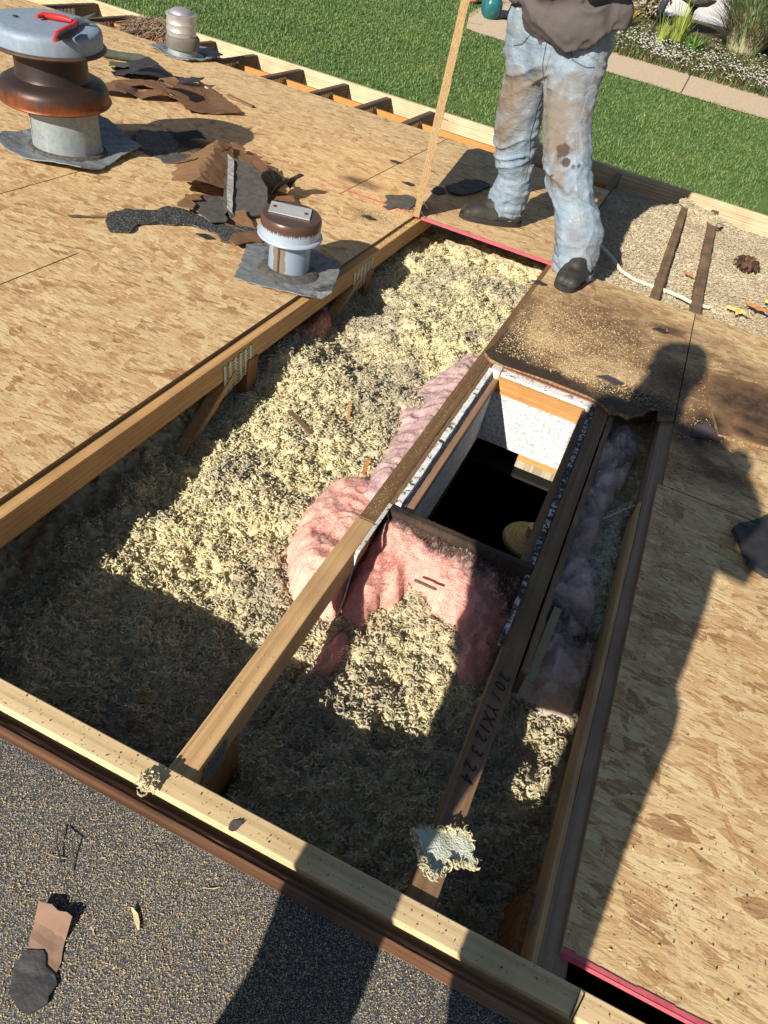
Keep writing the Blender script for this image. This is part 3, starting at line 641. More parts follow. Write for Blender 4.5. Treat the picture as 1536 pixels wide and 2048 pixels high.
# wool tufts caught on the two brown rafters, and the scrap hanging on the marked truss
def wool_tuft(cx, cy, cz, rx, ry, h, N, label, size=.014, mat='wool', name='wool_tuft'):
    a = rng.uniform(0, 2 * math.pi, N); r = np.sqrt(rng.uniform(0, 1, N)); p = np.stack([cx + rx * r * np.cos(a), cy + ry * r * np.sin(a)], 1)
    zf = lambda x, y: cz + h * np.clip(1 - ((x - cx) / rx) ** 2 - ((y - cy) / ry) ** 2, 0, 1) ** .6
    V1, F1, t1 = curls(p, zf, size)
    th = np.linspace(0, 2 * math.pi, 21)[:-1]; V2 = [(cx, cy, cz + h)]
    for q in (.5, .95):
        for t in th: V2.append((cx + rx * q * math.cos(t), cy + ry * q * math.sin(t), cz + h * (1 - q * q) ** .6))
    F2 = [(0, 1 + k, 1 + (k + 1) % 20, 0) for k in range(20)]; F2 = [f[:3] for f in F2]
    F2 = [(0, 1 + k, 1 + (k + 1) % 20) for k in range(20)] + [(1 + k, 21 + k, 21 + (k + 1) % 20, 1 + (k + 1) % 20) for k in range(20)]
    Fl = [tuple(f) for f in F1] + [tuple(i + len(V1) for i in f) for f in F2]
    o = mesh_obj(name, np.vstack([V1, np.array(V2)]), Fl, MT[mat], None, (cx, cy, cz), smooth=True, attrs={'tuft': np.r_[t1, np.full(len(V2), .5)]})
    return tag(o, label, 'insulation')
wool_tuft(.118, 4.58, -.012, .045, .075, .022, 240, 'wool tuft draped over the far end of the left brown rafter')
wool_tuft(.285, 4.40, -.012, .045, .085, .022, 260, 'wool tuft draped over the far end of the right brown rafter')
wool_tuft(-.331, .432, -.002, .014, .016, .010, 60, 'small frayed wool tuft at the lower end of the left truss', .012)

# pink fibreglass: height field pieces
def sdf(poly, x, y):
    P = np.array(poly, float); d = np.full(len(x), 9.); ins_ = np.zeros(len(x), bool); q = np.stack([x, y], 1)
    for i in range(len(P)):
        a, b_ = P[i], P[(i + 1) % len(P)]; e = b_ - a; t_ = np.clip(((q - a) @ e) / (e @ e), 0, 1); d = np.minimum(d, np.linalg.norm(q - a - t_[:, None] * e, axis=1))
        c_ = ((a[1] > y) != (b_[1] > y)); xx = (b_[0] - a[0]) * (y - a[1]) / (b_[1] - a[1] + 1e-12) + a[0]; ins_ ^= c_ & (x < xx)
    return np.where(ins_, d, -d)
def mat_pink(name, a, b, soot=None, s0=.5, grey=None):
    n = NT(name); st = n.noise(1, 4, co=n.map((60, 16, 40), (0, 0, .5)), rough=.7, dist=.6); bl = n.noise(7, 4, rough=.6)
    c = n.ramp(n.math('ADD', n.math('MULTIPLY', st, .5), n.math('MULTIPLY', bl, .5)), [(.35, b), (.62, a)])
    if grey: c = n.mix(n.ramp(n.noise(11, 5, rough=.7), [(.45, 0), (.6, .7)]), c, grey)
    if soot:
        k = n.math('ADD', n.attr('soot'), n.math('MULTIPLY', n.math('SUBTRACT', n.noise(18, 5, rough=.7), .5), 1.4)); c = n.mix(n.ramp(k, [(s0 - .12, 0), (s0 + .25, .95)]), c, soot)
    f = n.noise(1, 4, co=n.map((320, 60, 200), (0, 0, .4)), rough=.75); f2 = n.noise(26, 6, rough=.75, dist=1.2); n.bump(n.math('ADD', n.math('ADD', f, st), n.math('MULTIPLY', f2, 1.2)), .6, .007)
    c = n.mix(n.ramp(f2, [(.36, .3), (.46, 0)]), c, tuple(q * .7 for q in b)); c = n.mix(n.ramp(n.noise(1, 4, co=n.map((240, 40, 160), (0, 0, .9)), rough=.75), [(.52, 0), (.68, .6)]), c, (.96, .78, .68))
    n.b.inputs['Specular IOR Level'].default_value = .05
    n.b.inputs['Subsurface Weight'].default_value = .35; n.b.inputs['Subsurface Radius'].default_value = (.02, .008, .006); n.b.inputs['Subsurface Scale'].default_value = 1
    return n.out(c, 1.)
MT['pink'] = mat_pink('pink_fibreglass', (.95, .56, .45), (.84, .38, .31), (.10, .06, .045))
MT['pink_dull'] = mat_pink('dull_pink_fibreglass', (.80, .50, .50), (.64, .38, .39), grey=(.46, .35, .28))
MT['pink_grey'] = mat_pink('grey_pink_fibreglass', (.95, .78, .70), (.80, .60, .54), (.07, .05, .045), .62, grey=(.46, .38, .31))
MT['pink_brown'] = mat_pink('brownish_fibreglass', (.50, .23, .16), (.30, .13, .09))
def batt(poly, ztop, label, mat, edge=.03, soot=None, d=.0048, fuzz=600, drop=.05, name='fibreglass_batt', fc=None, lump=1.):
    P = np.array(poly); x0, y0 = P.min(0) - .01; x1, y1 = P.max(0) + .01
    def zf(x, y):
        s_ = sdf(poly, x, y) + .008 * fbm(XY(x, y, 35), 2); e = np.clip(s_ / edge, 0, 1)
        f = fbm(XY(x, y, 11), 2); rg = 1 - np.abs(fbm(XY(x * 1.0, y * 1.0, 19, 4), 2))
        return ztop(x, y) - drop * (1 - np.sqrt(np.clip(1 - (1 - e) ** 2, 0, 1))) + lump * (.020 * f + .022 * rg - .018 + .003 * fbm(XY(x, y, 110), 2)) - np.where(s_ < -.004, .05, 0)
    V, F = grid(x0, x1, y0, y1, d, zf, lambda x, y: sdf(poly, x, y) > -.012)
    at = {'soot': soot(V[:, 0], V[:, 1]) if soot else np.zeros(len(V))}
    # loose fibres
    N = fuzz * 3; px = rng.uniform(x0, x1, N * 3); py = rng.uniform(y0, y1, N * 3); k = sdf(poly, px, py) > -.004; px, py = px[k][:N], py[k][:N]; N = len(px)
    L = rng.uniform(.006, .026, N); a = rng.normal(.6, .9, N) + 3 * fbm(XY(px, py, 9), 1); z = zf(px, py) + .0012; w_ = .0004
    A_ = np.stack([px, py, z], 1); B_ = A_ + np.stack([np.cos(a) * L, np.sin(a) * L, rng.uniform(0, .35, N) * L], 1); nn = np.stack([-np.sin(a), np.cos(a), a * 0], 1) * w_
    Vf = np.stack([A_ - nn, A_ + nn, B_ + nn * .4, B_ - nn * .4], 1).reshape(-1, 3); Ff = np.arange(N * 4).reshape(-1, 4) + len(V)
    at['soot'] = np.r_[at['soot'], np.repeat(soot(px, py) if soot else np.zeros(N), 4)]
    cx, cy = P.mean(0); o = mesh_obj(name, np.vstack([V, Vf]), np.vstack([F, Ff]), MT[mat], None, (float(cx), float(cy), -.25), smooth=True, attrs=at)
    return tag(o, label, 'insulation', 'pink fibreglass pieces')
gz = lambda o, k=1.: (lambda x, y: zins(x, y) + o)
batt([(-.383, 2.167), (-.430, 2.022), (-.456, 1.868), (-.446, 1.723), (-.42, 1.646), (-.415, 1.558), (-.393, 1.488), (-.394, 1.409), (-.387, 1.331), (-.38, 1.28), (-.327, 1.28), (-.324, 1.533), (-.327, 1.815), (-.330, 2.165)],
     lambda x, y: np.interp(x, [-.46, -.40, -.33], [-.125, -.10, -.055]) , 'long pink fibreglass strip squeezed along the left side of the skylight', 'pink_dull', drop=.03, lump=.8)
batt([(-.47, 1.36), (-.485, 1.27), (-.485, 1.20), (-.465, 1.125), (-.435, 1.07), (-.40, 1.02), (-.359, .995), (-.29, 1.0), (-.29, 1.34), (-.40, 1.39)],
     lambda x, y: np.interp(x, [-.48, -.40, -.3], [-.12, -.09, -.085]), 'smooth peach pink fibreglass bulge left of the brown truss', 'pink', edge=.045, drop=.07, lump=.95, fuzz=700)
sootf = lambda x, y: np.clip(1.25 - (1.195 - y) / .075 - np.clip((-.17 - x) / .1, 0, .5) * .6, 0, 1) + np.clip((x + .02) / .08, 0, 1) * .5
batt([(-.285, 1.20), (-.283, 1.05), (-.266, .99), (-.262, .93), (-.269, .88), (-.257, .845), (-.236, .85), (-.222, .92), (-.226, 1.0), (-.213, 1.055), (-.186, 1.075), (-.172, 1.12), (-.129, 1.11), (-.055, 1.055), (-.005, .965), (.045, .96), (.054, 1.08), (.054, 1.20)],
     lambda x, y: np.interp(y, [.85, .95, 1.05, 1.12, 1.17, 1.20], [-.150, -.140, -.110, -.070, -.038, -.014]), 'big pink fibreglass batt below the skylight, its upper edge blackened with soot', 'pinks', edge=.035, drop=.05, soot=sootf, fuzz=1500, lump=1.25) if MT.setdefault('pinks', mat_pink('sooty_pink_fibreglass', (.95, .53, .43), (.80, .33, .275), (.075, .045, .035), .64)) else None
batt([(.10, 2.03), (.10, 1.7), (.10, 1.3), (.10, 1.08), (.104, .985), (.16, .965), (.235, 1.0), (.238, 1.15), (.225, 1.26), (.185, 1.36), (.172, 1.5), (.185, 1.66), (.205, 1.80), (.222, 1.95), (.215, 2.05), (.16, 2.07)],
     lambda x, y: np.interp(y, [.88, 1.0, 1.1, 2.1], [-.16, -.09, -.075, -.07]) - np.clip((x - .16) / .1, 0, 1) * .03, 'grey pink fibreglass stuffed in the narrow channel right of the skylight', 'pink_grey', edge=.03, drop=.07,
     soot=lambda x, y: .75 * np.exp(-((y - 1.17) / .10) ** 2) + .7 * np.exp(-((y - 1.95) / .12) ** 2) + .35 * np.exp(-((y - 1.7) / .15) ** 2), fuzz=2500, lump=2.3)
batt([(-.462, 2.294), (-.442, 2.347), (-.398, 2.356), (-.381, 2.301), (-.421, 2.254)], lambda x, y: zins(x, y) + .012, 'small faded pink fibreglass tuft lying on the wool left of the rotten deck corner', 'pink_dull', edge=.03, drop=.02, fuzz=150)
batt([(-.97, 2.15), (-.895, 2.187), (-.846, 2.10), (-.826, 1.99), (-.845, 1.90), (-.90, 1.87), (-.97, 1.95)], lambda x, y: -.10 - np.clip((-.84 - x) / .06, 0, 1) * .02 + x * 0, 'brownish pink fibreglass clump under the deck beside the small brown capped vent', 'pink_brown', edge=.03, drop=.06, fuzz=300)
batt([(-.96, 1.97), (-.94, 2.02), (-.875, 1.93), (-.885, 1.86), (-.95, 1.85)], lambda x, y: -.125 + x * 0, 'little brownish fibreglass clump under the deck edge, left of the bigger clump', 'pink_brown', edge=.02, drop=.05, fuzz=150)
# green grey wool in the channel
n = NT('greenish_wool'); tv_ = n.attr('tuft'); n.bump(n.noise(260, 3), .9, .003); MT['wool_green'] = n.out(n.ramp(tv_, [(0, (.45, .49, .38)), (1, (.84, .88, .70))]), .95)
pts = np.stack([rng.uniform(.165, .25, 9000), rng.uniform(1.15, 1.78, 9000)], 1); pg = [(.172, 1.60), (.20, 1.72), (.238, 1.74), (.238, 1.2), (.225, 1.22), (.195, 1.35), (.178, 1.45)]
pts = pts[sdf(pg, pts[:, 0], pts[:, 1]) > 0]
zg = lambda x, y: -.085 + .025 * fbm(XY(x, y, 22), 2) + .0 * x - np.clip(.05 - sdf(pg, np.asarray(x), np.asarray(y)), 0, .05) * .8
V1, F1, t1 = curls(pts, zg, .014); V2, F2 = grid(.165, .242, 1.15, 1.76, .005, lambda x, y: lumpy(x, y, zg(x, y)) - .004, lambda x, y: sdf(pg, x, y) > -.006)
tag(mesh_obj('cellulose_insulation', np.vstack([V2, V1]), np.vstack([F2, F1 + len(V2)]), MT['wool_green'], None, (.2, 1.45, -.2), smooth=True, attrs={'tuft': np.r_[np.full(len(V2), .2), t1]}), 'greenish grey wool heap between the grey pink fibreglass and the right hand truss', 'insulation', kind='stuff')
# wool scrap on the marked truss
pl = [(.030, .548), (.058, .566), (.097, .585), (.112, .578), (.114, .560), (.126, .553), (.122, .545), (.103, .540), (.093, .528), (.078, .500), (.061, .508), (.046, .527)]
r0 = empty('wool_scrap', (.08, .54, zt), 'pale frayed wool scrap hanging over the lower end of the marked truss', 'insulation scrap')
scrap('pad', pl, MT['wool_green2'] if 'wool_green2' in MT else MT.setdefault('wool_green2', mat_plain('pale_wool_felt', (.66, .68, .56), (.46, .48, .38), 60, .95, bump=1., bd=.004)), lambda x, y: zt + .016 + .006 * math.sin(60 * x) - max(0, x - .097) * .5, .006, .003, r0, step=.008, inner=.008)
pp = []
for k in range(260):
    i = rng.integers(0, len(pl)); a, b_ = np.array(pl[i]), np.array(pl[(i + 1) % len(pl)]); pp.append(a + (b_ - a) * rng.uniform() + rng.normal(0, .002, 2))
V1, F1, t1 = curls(np.array(pp), lambda x, y: zt + .012 + 0 * x - np.clip(x - .097, 0, 1) * .5, .012); mesh_obj('fibres', V1, F1, MT['wool'], r0, smooth=True, attrs={'tuft': t1})

# ================================================================ ROOF VENTS
def mat_galv(name, a=(.46, .50, .55), b=(.30, .34, .38), metal=.55, rough=.5, rust=None):
    n = NT(name); v = n.vor(70); c = n.mix(n.sep(v.outputs['Color'])[0], a, b); c = n.mix(n.math('MULTIPLY', n.noise(9, 4), .6), c, tuple(q * .72 for q in a))
    st = n.noise(1, 3, co=n.map((60, 60, 6))); c = n.mix(n.ramp(st, [(.55, 0), (.75, .5)]), c, tuple(q * 1.25 for q in a))
    if rust: c = n.mix(n.ramp(n.noise(8, 5, rough=.7), [(rust[1], 0), (rust[1] + .1, .9)]), c, rust[0])
    n.bump(n.noise(40, 3), .15, .002); return n.out(c, rough, metal)
MT['galv'] = mat_galv('galvanised_steel', (.36, .40, .40), (.26, .30, .30), .3, .5); MT['galv_cap'] = mat_galv('galvanised_cap', (.27, .34, .43), (.23, .29, .37), .1, .55, ((.10, .09, .085), .68))
def mat_rust(name, z0, z1):
    n = NT(name); so = n.n('ShaderNodeSeparateXYZ'); n.l(n.co, so.inputs[0]); mr = n.n('ShaderNodeMapRange'); n.l(so.outputs[2], mr.inputs[0]); mr.inputs[1].default_value = z0 * S; mr.inputs[2].default_value = z1 * S
    k = n.math('ADD', mr.outputs[0], n.math('MULTIPLY', n.math('SUBTRACT', n.noise(1, 4, co=n.map((28, 28, 9))), .5), .9))
    c = n.ramp(k, [(.05, (.22, .070, .020)), (.30, (.13, .042, .017)), (.5, (.060, .034, .028)), (.95, (.042, .031, .030))]); n.bump(n.noise(60, 4), .3, .001)
    return n.out(c, .42, .35)
MT['rust'] = mat_rust('rusty_steel', .165, .25); MT['brownpaint'] = mat_plain('brown_steel', (.085, .055, .04), (.06, .04, .032), 18, .38, .3, bump=.1)
MT['rim'] = mat_plain('rolled_rim', (.16, .10, .07), (.09, .06, .045), 30, .45, .5)
def flange(name, poly, zf, mat, parent, th=.003, hole_=None):
    return scrap(name, poly, mat, zf, th, .002, parent, None, .03, .02)
bx, by = -2.121, 2.366
v0 = empty('roof_vent', (bx, by, 0), 'big rusty brown roof vent with a wide grey cap and bent grey flange', 'roof vent')
MB().lathe([(.124, .0), (.126, .004), (.124, .012), (.122, .014), (.1155, .17)], (bx, by, 0), 64).build('pipe', MT['galv'], v0, smooth=True)
MB().beam((bx - .062, by - .103, .018), (bx - .070, by - .098, .168), .003, .003, (0, 1, 0)).build('seam', MT['galv'], v0)
cz = -.028
MB().lathe([(.12, .150), (.19, .166), (.193, .170), (.191, .174), (.186, .178), (.184, .205), (.176, .222), (.158, .232), (.138, .236), (.127, .240), (.122, .25), (.121, .322), (.15, .33)], (bx + cz, by, 0), 72).build('rain_ring', MT['rust'], v0, smooth=True)
MB().lathe([(.15, .322), (.190, .332), (.194, .337), (.190, .342), (.184, .344)], (bx + cz - .002, by, 0), 72).build('cap_rim', MT['rim'], v0, smooth=True)
MB().lathe([(.183, .335), (.184, .378), (.181, .390), (.172, .397), (.15, .399), (.0, .400)], (bx + cz - .004, by, 0), 72).build('cap', MT['galv_cap'], v0, smooth=True)
for k, (px, py) in enumerate(((-2.235, 2.32), (-2.12, 2.485), (-2.20, 2.26))[:2]):
    MB().lathe([(.009, .0), (.008, .004), (.0, .006)], (px, py, .4), 14).build('rivet', MT['brownpaint'], v0, smooth=True)
for a in (-1.2, -.8, -1.0):
    r_ = .120 if a != -1.0 else .1215; zz = {-1.2: .12, -.8: .03, -1.0: .035}[a]
    MB().lathe([(.004, 0), (.003, .003), (0, .004)], (0, 0, 0), 10).build('screw', MT['steel'], v0, smooth=True).matrix_local = Matrix.Translation(Vector((math.cos(a) * r_, math.sin(a) * r_, zz)) * S) @ Vector((math.cos(a), math.sin(a), 0)).to_track_quat('Z', 'Y').to_matrix().to_4x4()
def fz(x, y):
    r = math.hypot(x - bx, y - by); return .006 + max(0, r - .15) * (.10 + .18 * (math.sin(2.2 * math.atan2(y - by, x - bx) + .6) ** 2))
scrap('flange', [(-2.275, 2.165), (-2.19, 2.15), (-2.11, 2.135), (-2.0, 2.155), (-1.91, 2.185), (-1.895, 2.26), (-1.93, 2.40), (-1.965, 2.60), (-2.1, 2.66), (-2.27, 2.68), (-2.31, 2.45), (-2.335, 2.28)], mat_galv('weathered_flange', (.30, .33, .35), (.20, .22, .23), .35, .55), fz, .004, .003, v0, step=.02, inner=.018)
MB().lathe([(.142, .006), (.136, .014), (.124, .016)], (bx, by, 0), 60, wob=.01).build('sealant', mat_plain('cracked_black_sealant', (.03, .028, .025), (.16, .15, .13), 55, .9, bump=.8, bd=.004), v0, smooth=True)
bx, by = -1.001, 2.055
v1_ = empty('roof_vent', (bx, by, 0), 'small round vent with a brown painted cap and a metal tab on top', 'roof vent')
n = NT('vent_pipe_paint'); so = n.n('ShaderNodeSeparateXYZ'); n.l(n.co, so.inputs[0])
g0 = n.math('MULTIPLY', n.math('LESS_THAN', so.outputs[1], -.03), n.math('LESS_THAN', n.math('ABSOLUTE', n.math('ADD', so.outputs[0], .004)), n.math('MULTIPLY_ADD', n.noise(20, 2), .03, .006)))
c = n.mix(n.noise(14, 3), (.36, .44, .55), (.27, .34, .44)); c = n.mix(g0, c, (.23, .19, .14)); c = n.mix(n.ramp(n.math('ADD', so.outputs[2], n.math('MULTIPLY', n.noise(12, 4), .03)), [(.02, .9), (.045, 0)]), c, (.13, .12, .11)); MT['ventpipe'] = n.out(c, .45, .3)
MB().lathe([(.066, 0), (.065, .01), (.064, .1), (.064, .148)], (bx, by, 0), 48).build('pipe', MT['ventpipe'], v1_, smooth=True)
MB().beam((bx - .002, by - .066, .006), (bx - .004, by - .065, .13), .006, .003, (0, 1, 0)).build('seam', MT['rim'], v1_)
n = NT('half_painted_cap'); so = n.n('ShaderNodeSeparateXYZ'); n.l(n.co, so.inputs[0])
at_ = n.n('ShaderNodeMath', operation='ARCTAN2'); n.l(so.outputs[0], at_.inputs[0]); n.l(so.outputs[1], at_.inputs[1])
cv = n.n('ShaderNodeCombineXYZ'); n.l(n.math('MULTIPLY', at_.outputs[0], 22), cv.inputs[0]); n.l(n.math('MULTIPLY', so.outputs[2], 12), cv.inputs[1])
k = n.math('SUBTRACT', so.outputs[2], n.math('MULTIPLY_ADD', n.noise(1, 3, co=cv.outputs[0], rough=.8), .055, .128 * S))
c = n.mix(n.ramp(k, [(.0, 0), (.002, 1)]), (.42, .50, .60), n.mix(n.noise(9, 3), (.085, .048, .038), (.125, .075, .055))); n.bump(n.noise(30, 2), .1, .001); MT['cap2'] = n.out(c, .33, .25)
MB().lathe([(.06, .118), (.098, .120), (.101, .124), (.099, .129), (.092, .131), (.093, .170), (.092, .180), (.088, .185), (.0, .1855)], (bx - .003, by, 0), 64).build('cap', MT['cap2'], v1_, smooth=True)
tab = MB(); V = [(-1.092, 2.086), (-1.064, 2.018), (-.942, 2.052), (-.971, 2.124)]
tb_ = tab.add([(x, y, .1865) for x, y in V] + [(x, y, .1895) for x, y in V], [(4, 7, 6, 5), (0, 1, 2, 3), (0, 4, 5, 1), (1, 5, 6, 2), (2, 6, 7, 3), (3, 7, 4, 0)])
tb_.build('metal_tab', mat_plain('pale_metal', (.62, .62, .60), (.5, .5, .5), 20, .5, .4), v1_)
for (x, y) in ((-1.065, 2.058), (-.968, 2.078)): MB().lathe([(.006, 0), (.005, .003), (0, .004)], (x, y, .1895), 12).build('rivet', MT['brownpaint'], v1_)
MT['tarflange'] = mat_galv('tar_smeared_flange', (.26, .27, .28), (.17, .18, .18), .2, .6, ((.05, .045, .04), .56))
def fz2(x, y):
    r = math.hypot(x - bx, y - by); return .008 + max(0, r - .09) * .06 + (max(0, (x + .90) / .12) ** 1.5) * .035 * (y > 1.95)
scrap('flange', [(-1.215, 2.165), (-1.15, 2.02), (-1.087, 1.868), (-.95, 1.905), (-.80, 1.955), (-.83, 2.05), (-.895, 2.225), (-1.0, 2.26), (-1.12, 2.22)], MT['tarflange'], fz2, .004, .003, v1_, step=.02, inner=.018)
MB().lathe([(.10, .008), (.085, .018), (.066, .022)], (bx, by, 0), 48, wob=.03).build('sealant', mat_plain('grey_sealant', (.05, .048, .045), (.14, .13, .115), 45, .85, bump=.8, bd=.004), v1_, smooth=True)
bx, by = -2.875, 4.197
v2_ = empty('roof_vent', (bx, by, 0), 'slim vent with a silver capped can on a grey collar near the eave', 'roof vent')
al = mat_plain('dull_aluminium', (.62, .61, .62), (.48, .46, .47), 30, .42, .65, bump=.1)
MB().lathe([(.12, .006), (.085, .012), (.080, .05)], (bx, by, 0), 48).build('pipe', MT['galv'], v2_, smooth=True)
MB().lathe([(.08, .045), (.094, .046), (.096, .09), (.088, .102), (.07, .108)], (bx, by, 0), 48).build('collar', mat_plain('grey_rubber_collar', (.16, .15, .12), (.11, .10, .085), 12, .6), v2_, smooth=True)
MB().lathe([(.076, .10), (.082, .104), (.083, .125), (.0845, .127), (.083, .129), (.083, .160), (.0845, .162), (.083, .164), (.081, .186), (.086, .196), (.087, .204), (.078, .208)], (bx - .006, by, 0), 48).build('can', al, v2_, smooth=True)
MB().lathe([(.079, .20), (.076, .206), (.064, .208), (.058, .219), (.036, .230), (.0, .233)], (bx - .006, by, 0), 48).build('cap', al, v2_, smooth=True)
scrap('flange', [(-3.06, 4.12), (-2.92, 4.08), (-2.765, 4.09), (-2.73, 4.25), (-2.77, 4.46), (-2.9, 4.49), (-3.03, 4.48), (-3.07, 4.3)], MT['tarflange'], lambda x, y: .008 + abs(math.sin(9 * x + 4 * y)) * .012 * (math.hypot(x - bx, y - by) > .13), .004, .003, v2_, step=.025, inner=.025)

def lean(root, names=('flange', 'sealant'), k=1.03):
    Rm = Matrix.Rotation(A * .5, 4, 'X') @ Matrix.Diagonal((1, 1, k, 1))
    for ch in root.children:
        if ch.name.split('.')[0] not in names: ch.matrix_local = Rm @ ch.matrix_local
for v_ in (v0, v1_, v2_): lean(v_)
# red handled snips on the big cap
sn = empty('tin_snips', (-2.11, 2.44, .4), 'red handled tin snips lying open on the grey vent cap', 'tin snips')
MT['red'] = mat_plain('red_grip', (.70, .035, .03), (.55, .02, .025), 25, .4, bump=.1); MT['blk'] = mat_plain('black_grip', (.03, .03, .032), (.015, .015, .017), 60, .6, bump=.6)
MT['blade'] = mat_plain('snip_steel', (.42, .43, .44), (.28, .28, .29), 30, .3, .9)
zs = .409
MB().tube([(-2.173, 2.354, zs + .002), (-2.174, 2.388, zs + .002), (-2.145, 2.404, zs + .002), (-2.117, 2.421, zs + .002), (-2.085, 2.422, zs + .002)], [.005, .010, .011, .010, .006], 10).build('handle', MT['red'], sn, smooth=True)
MB().tube([(-1.965, 2.2, zs + .002), (-2.005, 2.261, zs + .002), (-2.023, 2.32, zs + .002), (-2.043, 2.377, zs + .002), (-2.076, 2.437, zs + .002)], [.007, .011, .012, .010, .007], 10).build('handle', MT['red'], sn, smooth=True)
MB().tube([(-1.954, 2.197, zs + .007), (-1.973, 2.243, zs + .007), (-1.982, 2.286, zs + .007), (-2.002, 2.341, zs + .007)], [.006, .010, .011, .008], 10).build('grip', MT['blk'], sn, smooth=True)
MB().lathe([(.014, -.004), (.014, .008), (.010, .010), (0, .010)], (-2.076, 2.437, zs - .002), 16).build('pivot', MT['blade'], sn, smooth=True)
for (x, y, s_) in ((-2.111, 2.572, 1), (-2.012, 2.5, -1)):
    d = Vector((x - -2.076, y - 2.437, 0)); p_ = Vector((-d.y, d.x, 0)).normalized() * .010; a = Vector((-2.076, 2.437, zs)); b_ = Vector((x, y, zs + .002))
    MB().add([a - p_, a + p_, b_, a - p_ + Vector((0, 0, .005)), a + p_ + Vector((0, 0, .005)), b_ + Vector((0, 0, .002))], [(0, 1, 2), (5, 4, 3), (0, 3, 4, 1), (1, 4, 5, 2), (2, 5, 3, 0)]).build('blade', MT['blade'], sn)

Bv = Vector((-2.121, 2.366, 0)); Rm = Matrix.Rotation(A * .5, 4, 'X'); lv = Vector((-2.11, 2.44, .4)) - Bv; lv.z *= 1.03; sn.location = (Bv + (Rm @ lv)) * S; sn.rotation_euler = (A * .5, 0, 0)
# ================================================================ UPRIGHT SHEET
us = empty('upright_board', (-.885, 2.935, 0), 'strand board sheet held upright by the standing man, edge on, nails poking out', 'upright board')
e1 = Vector((-.289, .930, .2265)).normalized(); e2 = Vector((.289 * .232, -.957 * .232, 1)).normalized(); e3 = e1.cross(e2).normalized(); o_ = Vector((-.889, 2.935, .0015))
V = []; F = []; nu, nv = 10, 40
nn_ = fbm(XY(np.arange(nv + 1) * .35, np.zeros(nv + 1), 1), 2) * .004
for si in (-1, 1):
    for j in range(nv + 1):
        for i in range(nu + 1):
            V.append(o_ + e1 * (i / nu * .92) + e2 * (j / nv * 1.2) + e3 * (si * (.0125 + nn_[j] * .4) + nn_[j] * 1.3 + .004 * math.sin(j / nv * 3)))
N1 = (nu + 1) * (nv + 1); ix = lambda s_, j, i: s_ * N1 + j * (nu + 1) + i
for j in range(nv):
    for i in range(nu): F += [(ix(1, j, i), ix(1, j, i + 1), ix(1, j + 1, i + 1), ix(1, j + 1, i)), (ix(0, j, i), ix(0, j + 1, i), ix(0, j + 1, i + 1), ix(0, j, i + 1))]
for i in range(nu): F += [(ix(0, 0, i), ix(0, 0, i + 1), ix(1, 0, i + 1), ix(1, 0, i)), (ix(0, nv, i), ix(1, nv, i), ix(1, nv, i + 1), ix(0, nv, i + 1))]
for j in range(nv): F += [(ix(0, j, nu), ix(0, j + 1, nu), ix(1, j + 1, nu), ix(1, j, nu))]
mesh_obj('panel', V, F, MT['osb'], us)
F2 = [(ix(0, j, 0), ix(1, j, 0), ix(1, j + 1, 0), ix(0, j + 1, 0)) for j in range(nv)]
n = NT('layered_board_edge'); st = n.noise(1, 4, co=n.map((700, 300, 14)), rough=.7); c = n.ramp(st, [(.3, (.18, .10, .045)), (.5, (.52, .35, .17)), (.72, (.74, .56, .32))]); n.bump(st, .9, .003); MT['layer'] = n.out(c, .8)
mesh_obj('front_edge', V, F2, MT['layer'], us)
for h, l, du_ in ((.985, .035, .15), (.93, .02, 0), (.80, .02, -.1), (.715, .05, .1), (.70, .035, -.6), (.56, .018, .1), (.40, .015, -.1), (.33, .02, .1), (.20, .015, -.1), (.07, .028, -.9), (.03, .03, -1.2)):
    p = o_ + e2 * h - e3 * (-.010) + e1 * .006; dirn = (e3 * 1 + e2 * du_).normalized()
    if dirn.x < 0: dirn = -dirn; p = o_ + e2 * h + e1 * .006
    MB().tube([p, p + dirn * (l + .012)], .0012, 5).build('nail', MT['steel'] if h > .69 and h < .72 or h < .1 else MT['brownpaint'], us)

# ================================================================ DEBRIS
MT['felt'] = mat_plain('brown_felt_paper', (.20, .105, .052), (.14, .072, .036), 14, .85, bump=.5, bd=.003, hi=((.10, .06, .04), .62))
MT['felt2'] = mat_plain('tan_felt_paper', (.27, .15, .075), (.19, .10, .048), 12, .85, bump=.5, bd=.003)
MT['tar'] = mat_plain('black_tar_paper', (.045, .043, .045), (.02, .02, .022), 16, .6, bump=.5, bd=.003)
n = NT('granule_band'); v1 = n.vor(420); sp = n.sep(v1.outputs['Color']); n.bump(sp[0], .5, .002)
MT['gran'] = n.out(n.ramp(sp[0], [(0, (.012, .013, .014)), (.7, (.045, .045, .045)), (.9, (.16, .15, .13)), (1, (.4, .38, .33))]), .6)
MT['greyshingle'] = mat_plain('grey_shingle_back', (.12, .11, .10), (.065, .06, .055), 40, .8, bump=.4, hi=((.30, .28, .25), .70))
def S_(poly, mat, lb, cat, zf, th=.003, name='felt_scrap', group=None, jag=.005, step=.025, inner=.03):
    return tag(scrap(name, poly, MT[mat], zf, th, jag, None, None, step, inner), lb, cat, group)
G = 'torn roofing scraps lying on the deck'
sn_ = lambda a, b_, c_, d_, z0: (lambda x, y: z0 + a * abs(math.sin(b_ * x + c_ * y + d_)))
S_([(-2.666, 3.303), (-2.60, 3.43), (-2.506, 3.50), (-2.42, 3.62), (-2.407, 3.744), (-2.259, 3.648), (-2.03, 3.463), (-2.114, 3.33), (-2.186, 3.222), (-2.292, 3.313), (-2.42, 3.40), (-2.459, 3.36), (-2.52, 3.36), (-2.56, 3.26), (-2.62, 3.24)], 'felt', 'large brown felt sheet lying flat behind the big rusty vent', 'felt scrap', sn_(.018, 5, 4, .3, .006), group=G)
